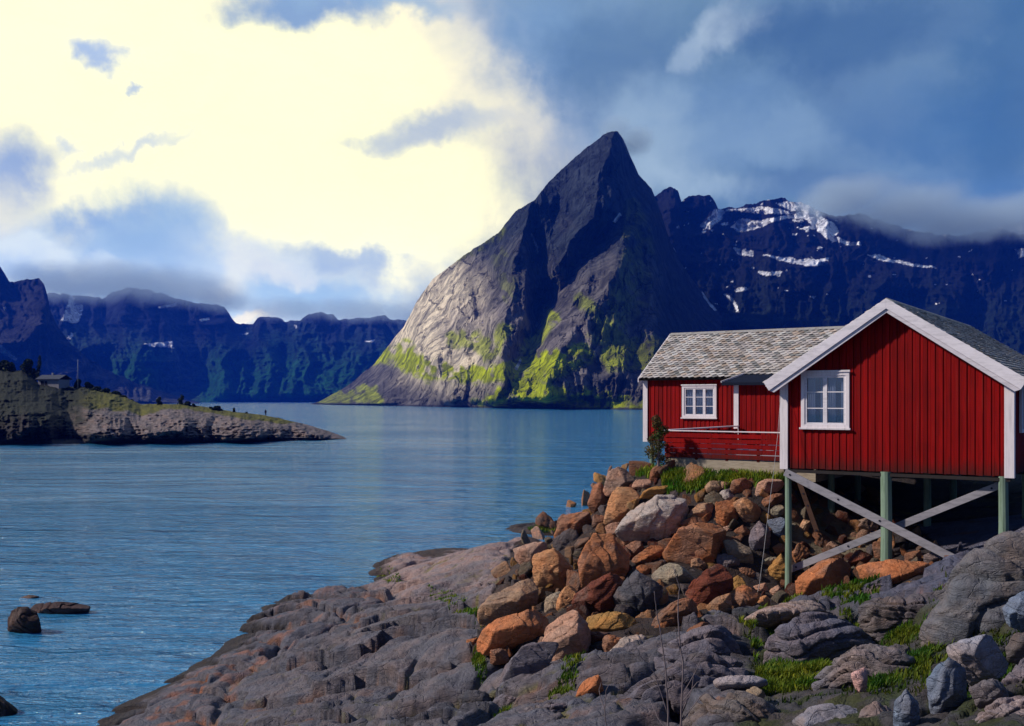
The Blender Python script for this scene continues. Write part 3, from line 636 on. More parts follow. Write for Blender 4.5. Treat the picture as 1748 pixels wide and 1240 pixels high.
def gz(x, y):
    """height of the finished shore"""
    x = np.asarray(x, float); y = np.asarray(y, float); a = (np.arctan2(x, y) - _th0) / (_th1 - _th0) * 759; b = (np.log(np.hypot(x, y)) - _lr0) / (_lr1 - _lr0) * 639
    a = np.clip(a, 0, 758.99); b = np.clip(b, 0, 638.99); i = b.astype(int); j = a.astype(int); fa = a - j; fb = b - i
    return (SZ[i, j] * (1 - fa) + SZ[i, j + 1] * fa) * (1 - fb) + (SZ[i + 1, j] * (1 - fa) + SZ[i + 1, j + 1] * fa) * fb
# ------------------------------------------------------------------ cabins
XD = np.array([.826, -.564]); YD = np.array([.564, .826]); RZ = math.atan2(XD[1], XD[0])
A0 = np.array([6.22, 22.7]); FL = 6.44
def loc2w(x, y, z): p = A0 + XD * x + YD * y; return (p[0], p[1], FL + z)
def planks(mb, s0, s1, zb, ztop, place, holes=(), step=.085):
    """upright boards, every second one proud; place(s, out, z) gives a point"""
    s = s0; k = 0
    while s < s1 - 1e-4:
        e = min(s + step * (1.0 if k % 2 else .8), s1); out = (.014 if k % 2 else .0) + random.uniform(-.002, .002); g = .006 if k % 2 == 0 else .0
        sh = random.uniform(.72, 1.2); c = (sh, sh * random.uniform(.9, 1.1), sh)
        spans = [(zb + random.uniform(-.008, .008), None)]
        for (h0, h1, z0, z1) in holes:
            if e > h0 and s < h1: spans = [(spans[0][0], z0), (z1, None)]
        for z0, z1 in spans:
            t0 = ztop(s) if z1 is None else z1; t1 = ztop(e) if z1 is None else z1
            a = [place(s, 0 - .03, z0), place(e, -.03, z0), place(e, -.03, t1), place(s, -.03, t0)]
            b = [place(s + g, out, z0), place(e - g, out, z0), place(e - g, out, t1), place(s + g, out, t0)]
            mb.prism(a, b, c)
        s = e; k += 1
def slates(mb, org, du, dv, lu, lv, nrm, tw=.21, th=.135):
    """rows of pointed slates laid from the eave up; du along the eave, dv up the slope"""
    org = Vector(org); du = Vector(du); dv = Vector(dv); nrm = Vector(nrm)
    rows = int(lv / th)
    for r in range(rows + 1):
        off = (tw / 2 if r % 2 else 0); nc = int(lu / tw) + 1
        for c in range(-1, nc + 1):
            uc = c * tw + off + random.uniform(-.012, .012); v0 = r * th + random.uniform(-.014, .014) - .03
            if uc < -tw * .2 or uc > lu + tw * .2: continue
            l, rr = max(uc - tw * .5, -.02), min(uc + tw * .5, lu + .02)
            if rr - l < .04: continue
            v1 = min(v0 + th * 1.9, lv + .02); h0 = .055 + random.uniform(0, .012); h1 = .004
            tip = (l + rr) / 2
            P_ = lambda u, v, h: org + du * u + dv * v + nrm * h
            g = random.uniform(.55, 1.25); w_ = random.random()
            col = np.array([.54, .50, .49]) * g
            if w_ > .85: col = np.array([.50, .41, .35]) * g
            elif w_ < .15: col = np.array([.3, .3, .3]) * g
            elif w_ > .72: col = np.array([.6, .57, .55])
            col = tuple(np.clip(col, .03, .6))
            vm = v0 + th * .55
            top = [P_(l, vm, h0 * .8), P_(tip, v0, h0), P_(rr, vm, h0 * .8), P_(rr, v1, h1), P_(l, v1, h1)]
            bot = [p - nrm * .02 for p in top]
            if v1 - v0 < th * .6: continue
            mb.prism(bot, top, col)
def window(par, x0, x1, z0, z1, ncol, y=0., split=1):
    """window in a wall facing -y: surround, sashes, glazing bars, pane, curtains"""
    root = None; w = x1 - x0; f = .085
    fr = MB()
    fr.box(x0, x1, y - .055, y + .02, z1 - f, z1); fr.box(x0, x1, y - .055, y + .02, z0, z0 + f)
    fr.box(x0, x0 + f, y - .053, y + .02, z0 + f, z1 - f); fr.box(x1 - f, x1, y - .053, y + .02, z0 + f, z1 - f)
    o = fr.build('window', M['white'], par, bevel=.005)
    si = MB(); si.box(x0 - .03, x1 + .03, y - .085, y - .0555, z0 - .025, z0 + .02); si.build('sill', M['white'], o, bevel=.004); si = MB(); si.box(x0 - .02, x1 + .02, y - .08, y - .0555, z1 - .01, z1 + .035); si.build('head_moulding', M['white'], o, bevel=.004)
    iw = (w - 2 * f) / ncol
    sa = MB(); ins = .045
    for k in range(ncol):
        a = x0 + f + k * iw; b = a + iw
        sa.box(a, a + ins, y - .035, y + .012, z0 + f, z1 - f); sa.box(b - ins, b, y - .035, y + .012, z0 + f, z1 - f)
        sa.box(a + ins, b - ins, y - .034, y + .012, z1 - f - ins, z1 - f); sa.box(a + ins, b - ins, y - .034, y + .012, z0 + f, z0 + f + ins)
        for q in (1, 2):
            zz = z0 + f + (z1 - z0 - 2 * f) * q / 3.; sa.box(a + ins, b - ins, y - .028, y + .008, zz - .011, zz + .011)
    sa.build('sash', M['whiteh'], o, bevel=.003)
    g = MB(); g.box(x0 + f, x1 - f, y + .013, y + .018, z0 + f, z1 - f); g.build('pane', M['glass'], o)
    for k in range(ncol):
        a = x0 + f + k * iw; b = a + iw
        cu = MB(); cu_parts = [(a, a + iw * .42), (b - iw * .3, b)] if ncol == 2 else [(a, b)]
        for (p, q_) in cu_parts:
            n = 14; prev = None
            for i in range(n + 1):
                xx = p + (q_ - p) * i / n; yy = y + .1 + .018 * math.sin(i * 1.9)
                if prev: cu.prism([(prev[0], prev[1], z0 + f), (xx, yy, z0 + f), (xx, yy + .004, z0 + f), (prev[0], prev[1] + .004, z0 + f)], [(prev[0], prev[1], z1 - .02), (xx, yy, z1 - .02), (xx, yy + .004, z1 - .02), (prev[0], prev[1] + .004, z1 - .02)])
                prev = (xx, yy)
        cu.build('curtain', M['curtain'], o, smooth=True)
    return o
def cabin_shell(name, label, x0, y0, W, D_, wall_h, rise, windows_front, gable_front, over=.32, z=0.):
    """W along the local x, D_ along the local y; the ridge runs along y when gable_front, else along x"""
    root = empty(name, loc2w(x0, y0, z), RZ); tag(root, label, 'cabin')
    if gable_front: top_f = lambda s: wall_h + rise * (1 - abs(s - W / 2) / (W / 2)); top_s = lambda s: wall_h
    else: top_f = lambda s: wall_h; top_s = lambda s: wall_h + rise * (1 - abs(s - D_ / 2) / (D_ / 2))
    for nm, S, tf, pf, hs in [('front', W, top_f, lambda s, o, zz: (s, -o, zz), windows_front), ('back', W, top_f, lambda s, o, zz: (s, D_ + o, zz), ()),
                              ('l', D_, top_s, lambda s, o, zz: (-o, s, zz), ()), ('r', D_, top_s, lambda s, o, zz: (W + o, s, zz), ())]:
        m = MB(); planks(m, .0, S, 0, tf, pf, hs); m.build('wall', M['red'], root)
    fl = MB(); fl.box(.02, W - .02, .02, D_ - .02, .0, .16); fl.build('floor', M['dark'], root)
    return root
# --- front cabin
W1, D1, WH, RS = 4.62, 9.2, 2.1, 1.50
win1 = (.405, 1.44, .93, 2.15)
c1 = cabin_shell('cabin', 'red boarded cabin on stilts with a broad white gable and one window facing the camera', 0, 0, W1, D1, WH, RS, [win1], True)
window(c1, win1[0] - .02, win1[1] + .02, win1[2] - .02, win1[3] + .02, 2)
for x in (0, W1):
    m = MB(); s = -1 if x == 0 else 1
    m.box(x - (.10 if s < 0 else .085), x + (.085 if s < 0 else .10), -.055, -.024, -.03, WH + .02); m.box(x + s * .024 if s > 0 else x - .0995, x + .0995 if s > 0 else x - .024, -.0239, .09, -.03, WH + .02)
    m.build('corner_board', M['white'], c1, bevel=.004)
sl = RS / (W1 / 2); ang = math.atan(sl)
ov, fo = .36, .32
def roof_slabs(root, W, D_, wall_h, rise, ov, fo, bo, axis, lift=.06):
    """two slopes; axis 'y': ridge along y"""
    half = (W if axis == 'y' else D_) / 2; sl = rise / half; L_ = (half + ov) * math.hypot(1, sl); ca = 1 / math.hypot(1, sl); sa_ = sl * ca
    rf = MB(); sm = MB()
    zr = wall_h + rise + lift; ze = wall_h - ov * sl + lift
    length = (D_ if axis == 'y' else W) + fo + bo
    for s in (-1, 1):
        if axis == 'y':
            e = (half + s * (half + ov), -fo, ze); du = (0, 1, 0); dv = (-s * ca, 0, sa_); n = (s * sa_, 0, ca)
        else:
            e = (-fo, half + s * (half + ov), ze); du = (1, 0, 0); dv = (0, -s * ca, sa_); n = (0, s * sa_, ca)
        e = Vector(e); U_ = Vector(du); V_ = Vector(dv); N_ = Vector(n)
        q = [e, e + U_ * length, e + U_ * length + V_ * L_, e + V_ * L_]
        rf.prism([p - N_ * .07 for p in q], q, (.3, .3, .3))
        slates(sm, e, du, dv, length, L_, n)
    r = sm.build('roof', M['slate'], root); u = rf.build('roof_deck', M['dark'], r)
    cap = MB()
    a, b = ((half, -fo, zr + .03), (half, D_ + bo, zr + .03)) if axis == 'y' else ((-fo, half, zr + .03), (W + bo, half, zr + .03))
    for s in (-1, 1):
        off = Vector((s * .06 * ca, 0, -.06 * sa_)) if axis == 'y' else Vector((0, s * .06 * ca, -.06 * sa_)); nn = Vector((s * sa_, 0, ca)) if axis == 'y' else Vector((0, s * sa_, ca)); w2 = off.normalized() * .07
        A_ = Vector(a); B_ = Vector(b); q1 = [A_ + off - w2 + nn * .01 * s, A_ + off + w2, A_ + off + w2 + nn * .025, A_ + off - w2 + nn * .025]; q2 = [p + (B_ - A_) for p in q1]
        cap.prism(q1, q2, (.34, .33, .32))
    cap.build('ridge_cap', M['slate'], r)
    return r
r1 = roof_slabs(c1, W1, D1, WH, RS, ov, fo, .2, 'y')
# bargeboards: a deep board under the slates and a thinner one below it
for s in (-1, 1):
    m = MB(); lift = .10
    zt = WH + RS + lift; xe = W1 / 2 + s * (W1 / 2 + ov + .02); ze = WH - (ov + .02) * sl + lift; xm = W1 / 2
    dn = .215
    yy = -fo - .035
    a = [(xm, yy, zt), (xe, yy, ze), (xe - s * .13, yy, ze - .20), (xm, yy, zt - dn)]
    b = [(p[0], yy + .033, p[2]) for p in a]; m.prism(a, b)
    a = [(xm, yy + .034, zt - dn + .02), (xe - s * .10, yy + .034, ze - .20 + .0), (xe - s * .22, yy + .034, ze - .20 - .0 + .0 - .0), (xm, yy + .034, zt - dn - .09)]
    a = [(xm, yy + .034, zt - dn + .02), (xe - s * .13, yy + .034, ze - .20), (xe - s * .24, yy + .034, ze - .20 + .11 * sl - .11), (xm, yy + .034, zt - dn - .085)]
    b = [(p[0], yy + .06, p[2]) for p in a]; m.prism(a, b, (.86, .86, .88))
    m.build('bargeboard', M['whiteh'], c1, bevel=.004)
    m = MB(); y2 = D1 + .2 + .035; a = [(xm, y2, zt), (xe, y2, ze), (xe - s * .13, y2, ze - .20), (xm, y2, zt - .2)]; m.prism(a, [(p[0], y2 - .033, p[2]) for p in a]); m.build('bargeboard', M['whiteh'], c1)
# soffit boards hide the gap between wall and roof at the front
m = MB()
for s in (-1, 1):
    xe = W1 / 2 + s * (W1 / 2 + ov - .02)
    a = [(W1 / 2, -fo, WH + RS - .03), (xe, -fo, WH - (ov - .02) * sl - .03), (xe, -fo, WH - (ov - .02) * sl - .012), (W1 / 2, -fo, WH + RS - .012)]
    m.prism(a, [(p[0], .0, p[2]) for p in a])
m.build('soffit', M['whiteh'], c1)
# side window, just in the frame on the right
m = MB(); yw = 1.15
for (y0, y1, z0, z1) in [(yw, yw + 1.0, 1.95, 2.03), (yw, yw + 1., .85, .93), (yw, yw + .08, .93, 1.95), (yw + .92, yw + 1., .93, 1.95), (yw + .46, yw + .54, .93, 1.95)]: m.box(W1 + .03, W1 + .085, y0, y1, z0, z1)
o = m.build('window', M['white'], c1); m = MB(); m.box(W1 + .03, W1 + .045, yw + .08, yw + .92, .93, 1.95); m.build('pane', M['curtain'], o)
# stilts and braces
def wpt(u, v, d): return P(u, v, d)
def w2l(p):
    q = np.array([p[0], p[1]]) - A0; return Vector((q @ XD, q @ YD, p[2] - FL))
posts = [(.06, .05, .075), (W1 / 2 - .1, .05, .12), (W1 - .12, .05, .095), (.12, 3.1, .085), (.1, 5.6, .085), (W1 - .12, 3.4, .09), (W1 / 2, 3.6, .09), (W1 - .12, 6.6, .09), (W1 / 2, 6.8, .09)]
for x, y, r in posts:
    wx_, wy_, _ = loc2w(x, y, 0); zg = float(gz(wx_, wy_)) - FL - .35
    if abs(x - .06) < 1e-6: zg = min(zg, 3.42 - FL)
    m = MB(); m.tube([(x, y, zg), (x + .01, y, zg * .5), (x, y, .0)], [r * 1.06, r, r * .96], 12); m.build('post', M['post'], c1, smooth=False)
m = MB(); m.box(-.02, W1 + .02, -.02, .14, -.10, -.032); m.box(-.02, W1 + .02, 2.9, 3.1, -.14, .0)
for x in np.arange(.1, W1, .6): m.box(x, x + .07, .14, D1 - .1, -.13, .0)
m.build('floor_beam', M['dark'], c1)
def brace(u0, v0, u1, v1, yl, w, mat='plank'):
    """a board in the plane of the front stilts, between two picture points"""
    def hit(u, v):
        dx = (u - U0) / F; # (x,y)=A0+XD s+YD yl ; x=dx*y
        s_ = (dx * (A0[1] + YD[1] * yl) - (A0[0] + YD[0] * yl)) / (XD[0] - dx * XD[1]); q = A0 + XD * s_ + YD * yl; return Vector((s_, yl, H + (HV - v) / F * q[1] - FL))
    a, b = hit(u0, v0), hit(u1, v1); m = MB(); m.bar(a, b, w, .045, (0, 0, 1)); o = m.build('brace', M[mat], c1, bevel=.004)
    d = (b - a)
    for k in (.03, .3, .52, .97):
        bt = MB(); p = a + d * k; bt.tube([p + Vector((0, -.035, 0)), p + Vector((0, -.02, 0))], .022, 8); bt.build('bolt', M['cloth'], o)
brace(1340, 806, 1668, 974, -.07, .17)
brace(1350, 972, 1705, 829, .2, .15)
brace(1362, 815, 1395, 908, 1.4, .12, 'brown')

# --- rear cabin
W2, D2 = 9.0, 4.6
win2 = (1.36, 2.55, .82, 1.86)
c2 = cabin_shell('cabin', 'red boarded cabin with a pale slate roof and a three light window above the deck', -7.73, 8.42, W2, D2, 2.2, 1.5, [win2], False, z=.14)
window(c2, win2[0] - .02, win2[1] + .02, win2[2] - .02, win2[3] + .02, 3)
r2 = roof_slabs(c2, W2, D2, 2.2, 1.5, .22, .16, .15, 'x')
m = MB(); m.box(-.10, .075, -.055, -.024, -.03, 2.16); m.box(-.0995, -.024, -.0239, .1, -.03, 2.16); m.build('corner_board', M['white'], c2, bevel=.004)
for s in (-1, 1):
    m = MB(); sl2 = 1.5 / 2.3; ym = D2 / 2; ye = ym + s * (ym + .24); zt = 2.2 + 1.5 + .09; ze = 2.2 - .24 * sl2 + .09
    a = [(-.20, ym, zt), (-.20, ye, ze), (-.20, ye, ze - .13), (-.20, ym, zt - .13)]; m.prism(a, [(p[0] + .035, p[1], p[2]) for p in a]); m.build('bargeboard', M['whiteh'], c2)
for x, y in [(.15, .12), (.2, 4.4), (2.2, .3), (4.4, 4.2)]:
    wx_, wy_, _ = loc2w(x - 7.73, y + 8.42, 0); zg = float(gz(wx_, wy_)) - FL - .14 - .5
    m = MB(); m.tube([(x, y, min(zg, -1.)), (x, y, 0)], [.075, .07], 10); m.build('post', M['post'], c2)
# entrance: a boarded porch box with its own dark lean-to roof and a white corner board
def vest():
    x0, x1, p = 3.57, 6.9, .8
    m = MB(); planks(m, x0, x1, -.1, lambda s: 1.92, lambda s, o, z: (s, -p - o, z)); planks(m, 0, p, -.1, lambda s: 1.92 + s * .2, lambda s, o, z: (x0 - o, -p + s, z)); m.build('porch_wall', M['red'], c2)
    m = MB(); m.box(x0 - .09, x0 + .07, -p - .055, -p - .024, -.1, 1.93); m.build('corner_board', M['white'], c2, bevel=.004)
    m = MB(); a = [(x0 - .4, -p - .28, 1.86), (x0 - .02, -.06, 2.17), (x0 - .02, -.06, 2.23), (x0 - .4, -p - .28, 1.95)]; b = [(x1 + .3, q[1], q[2]) for q in a]; m.prism(a, b); m.build('porch_roof', M['felt'], c2)
    m = MB(); m.bar((x0 - .41, -p - .29, 1.97), (x0 - .03, -.06, 2.25), .05, .03, (0, 0, 1)); m.build('porch_trim', M['white'], c2)
vest()

# --- deck with its slatted railing
dk = empty('deck', loc2w(-4.14, 2.38, -.0), RZ); tag(dk, 'red slatted deck with pink topped railing on a concrete base before the rear cabin', 'deck')
m = MB(); m.box(.0, 4.1, .02, 5.1, -.5, -.03); m.build('base', M['concrete'], dk, bevel=.01)
m = MB()
for k in range(37): m.box(.0, 4.1, .05 + k * .137, .05 + k * .137 + .125, -.029, .0)
m.build('floorboards', M['plank'], dk)
def rail(ax, x0, x1, fixed):
    m = MB()
    for k in range(5):
        z0 = .0 + k * .135; 
        n = 3; xs = np.linspace(x0, x1, n + 1)
        for i in range(n):
            wob = random.uniform(-.006, .006); c = random.uniform(.85, 1.15); aa = (xs[i] + .004, fixed - .012, z0 + wob); bb = (xs[i + 1] - .004, fixed + .012, z0 + .112 + wob + random.uniform(-.008, .008))
            if ax == 'x': m.box(aa[0], bb[0], aa[1], bb[1], aa[2], bb[2], (c, c, c))
            else: m.box(aa[1], bb[1], aa[0], bb[0], aa[2], bb[2], (c, c, c))
    m.build('railing', M['red'], dk)
    m = MB(); 
    if ax == 'x': m.box(x0 - .06, x1, fixed - .05, fixed + .05, .70, .73)
    else: m.box(fixed - .07, fixed + .07, x0, x1, .705, .74)
    m.build('handrail', M['white'], dk, bevel=.006)
    for q in np.arange(x0 + .06, x1, .85):
        m = MB()
        if ax == 'x': m.box(q - .035, q + .035, fixed + .013, fixed + .085, -.05, .699)
        else: m.box(fixed + .013, fixed + .085, q - .035, q + .035, -.05, .70)
        m.build('railing_post', M['red'], dk)
rail('x', 0, 4.1, 0.); rail('y', .1, 5.15, 0.03)
# pale battens behind the slats show in the gaps
m = MB(); rs = random.Random(4)
for k in range(1, 4):
    x = .15
    while x < 4.0:
        l = rs.uniform(.05, .5)
        if rs.random() < .62: m.box(x, min(x + l, 4.05), .014, .03, k * .135 - .026 + rs.uniform(0, .008), k * .135 + rs.uniform(-.004, .004))
        x += l + rs.uniform(.05, .25)
m.build('batten', M['white'], dk)
# ------------------------------------------------------------------ boulders
_ico = {}
def ico(l):
    if l not in _ico:
        bm = bmesh.new(); bmesh.ops.create_icosphere(bm, subdivisions=l, radius=1); v = np.array([x.co[:] for x in bm.verts]); f = np.array([[q.index for q in fc.verts] for fc in bm.faces]); bm.free(); _ico[l] = (v, f)
    return _ico[l]
def hull_planes(pts):
    bm = bmesh.new(); [bm.verts.new(p) for p in pts]; r = bmesh.ops.convex_hull(bm, input=bm.verts)
    bmesh.ops.dissolve_limit(bm, angle_limit=R(9), verts=bm.verts, edges=bm.edges); bm.normal_update()
    out = [(np.array(f.normal[:]), np.array(f.calc_center_median()[:])) for f in bm.faces]; bm.free(); return out
def rock_mesh(name, pts, level, rough, seed, layers=0., pw=30, lumps=0., cuts=0):
    pts = np.array(pts); c = pts.mean(0); n, f = ico(level)
    acc = np.zeros(len(n)); size = np.ptp(pts, 0).mean(); pls = hull_planes(pts); rc = random.Random(seed * 5 + 1)
    for i in range(cuts):
        N = np.array([rc.uniform(-1, 1), rc.uniform(-1, .35), rc.uniform(-.5, 1)]); N /= np.linalg.norm(N); sup = ((pts - c) @ N).max(); pls.append((N, c + N * sup * rc.uniform(.58, .84)))
    for N, q in pls:
        d = N @ (q - c)
        if d < 0: N, d = -N, -d
        if d < size * .03: d = size * .03
        acc += np.maximum(n @ N / d, 0) ** pw
    r = acc ** (-1. / pw); p = n * r[:, None]
    q = p / size + seed * 3.7
    disp = ridged(q * 2.2, 5, seed % 97) * .5 + fbm(q * 6, 4, seed % 89) * .35
    # broken faces: shallow steps along one joint direction
    a = np.array([math.sin(seed * 1.3), math.cos(seed * 2.1), math.sin(seed * .7) * .8]); a /= np.linalg.norm(a)
    k = (q @ a) * 5 + fbm(q * 2, 3, seed % 83) * 1.1; st = (k - np.floor(k)) ** 3
    disp = disp - st * .7
    if layers:
        a2 = np.array([.25 * math.sin(seed), .35, .9]); k = (p / size @ a2) * 7 + fbm(q * 1.3, 3, seed % 71) * 2.4; fr = k - np.floor(k); disp = disp - sstep(.6, 1., fr) * layers * (1 - sstep(.97, 1., fr)); disp += fbm(q * 11, 4, seed % 67) * .35
    if lumps: disp = disp + fbm(q * 1.4, 3, seed % 59) * lumps
    p = p + n * (disp * rough * size)[:, None]
    return npmesh(name, p, f, M['boulder'], True), c
COL = {'or': (.43, .175, .08), 'or2': (.50, .26, .13), 'ta': (.44, .28, .18), 'br': (.26, .125, .075), 'dr': (.15, .045, .028), 'pk': (.45, .28, .21), 'gr': (.19, .17, .19), 'dg': (.085, .09, .115), 'wh': (.43, .38, .36), 'ye': (.42, .23, .075), 'gp': (.18, .165, .205), 'bl': (.16, .21, .31), 'pb': (.36, .38, .47), 'gt': (.30, .26, .2), 'bk': (.02, .016, .018)}
def rock(name, label, poly, col, d=None, th=.8, level=5, rough=.038, layers=0., seed=None, group='boulders heaped below the cabins', lumps=0., crest=.28, pw=120, down=.15, cuts=7, grow=1.26):
    seed = seed or (int(poly[0][0]) * 7 + int(poly[0][1]) * 3 + len(poly)) % 9973
    rs = random.Random(seed); pa = np.array(poly, float); u, v = pa.mean(0); w_ = np.ptp(pa[:, 0]); h_ = np.ptp(pa[:, 1])
    if d is None: d = ground_hit(u, pa[:, 1].max() - .12 * h_)[1]
    s = (w_ + h_) / 2 / F * d
    pts = []
    for (a, b) in poly: pts.append(P(u + (a - u) * grow, v + (b - v) * grow, d + rs.uniform(-.14, .14) * s))
    # front crest: an edge standing towards the eye in the upper part, so the top catches the light and the foot does not
    k = rs.uniform(-.1, .1)
    f0 = P(u - w_ * .24, v - h_ * (crest - .2) + k * h_, d - s * th * .42); f1 = P(u + w_ * .2, v - h_ * (crest - .2) - k * h_, d - s * th * .5); f2 = P(u + w_ * rs.uniform(-.1, .1), v + h_ * .26, d - s * th * .36)
    pts += [f0, f1, f2]
    for (a, b) in poly:
        if rs.random() < .6: pts.append(P(u + (a - u) * .7, v + (b - v) * .72, d + s * th * rs.uniform(.4, .6)))
    pts.append(P(u, v + h_ * (.5 + down), d + .1 * s)); pts.append(P(u, v, d + s * th * .6))
    if w_ > 70 and level == 5: level = 6
    me, c = rock_mesh(name, pts, level, rough, seed, layers, pw, lumps, cuts)
    o = link(name, me, None, tuple(c)); g = rs.uniform(.85, 1.15)
    o.color = tuple(x * g for x in (COL[col] if isinstance(col, str) else col)) + (1,)
    tag(o, label, 'rock' if name == 'rock' else 'boulder', group); return o
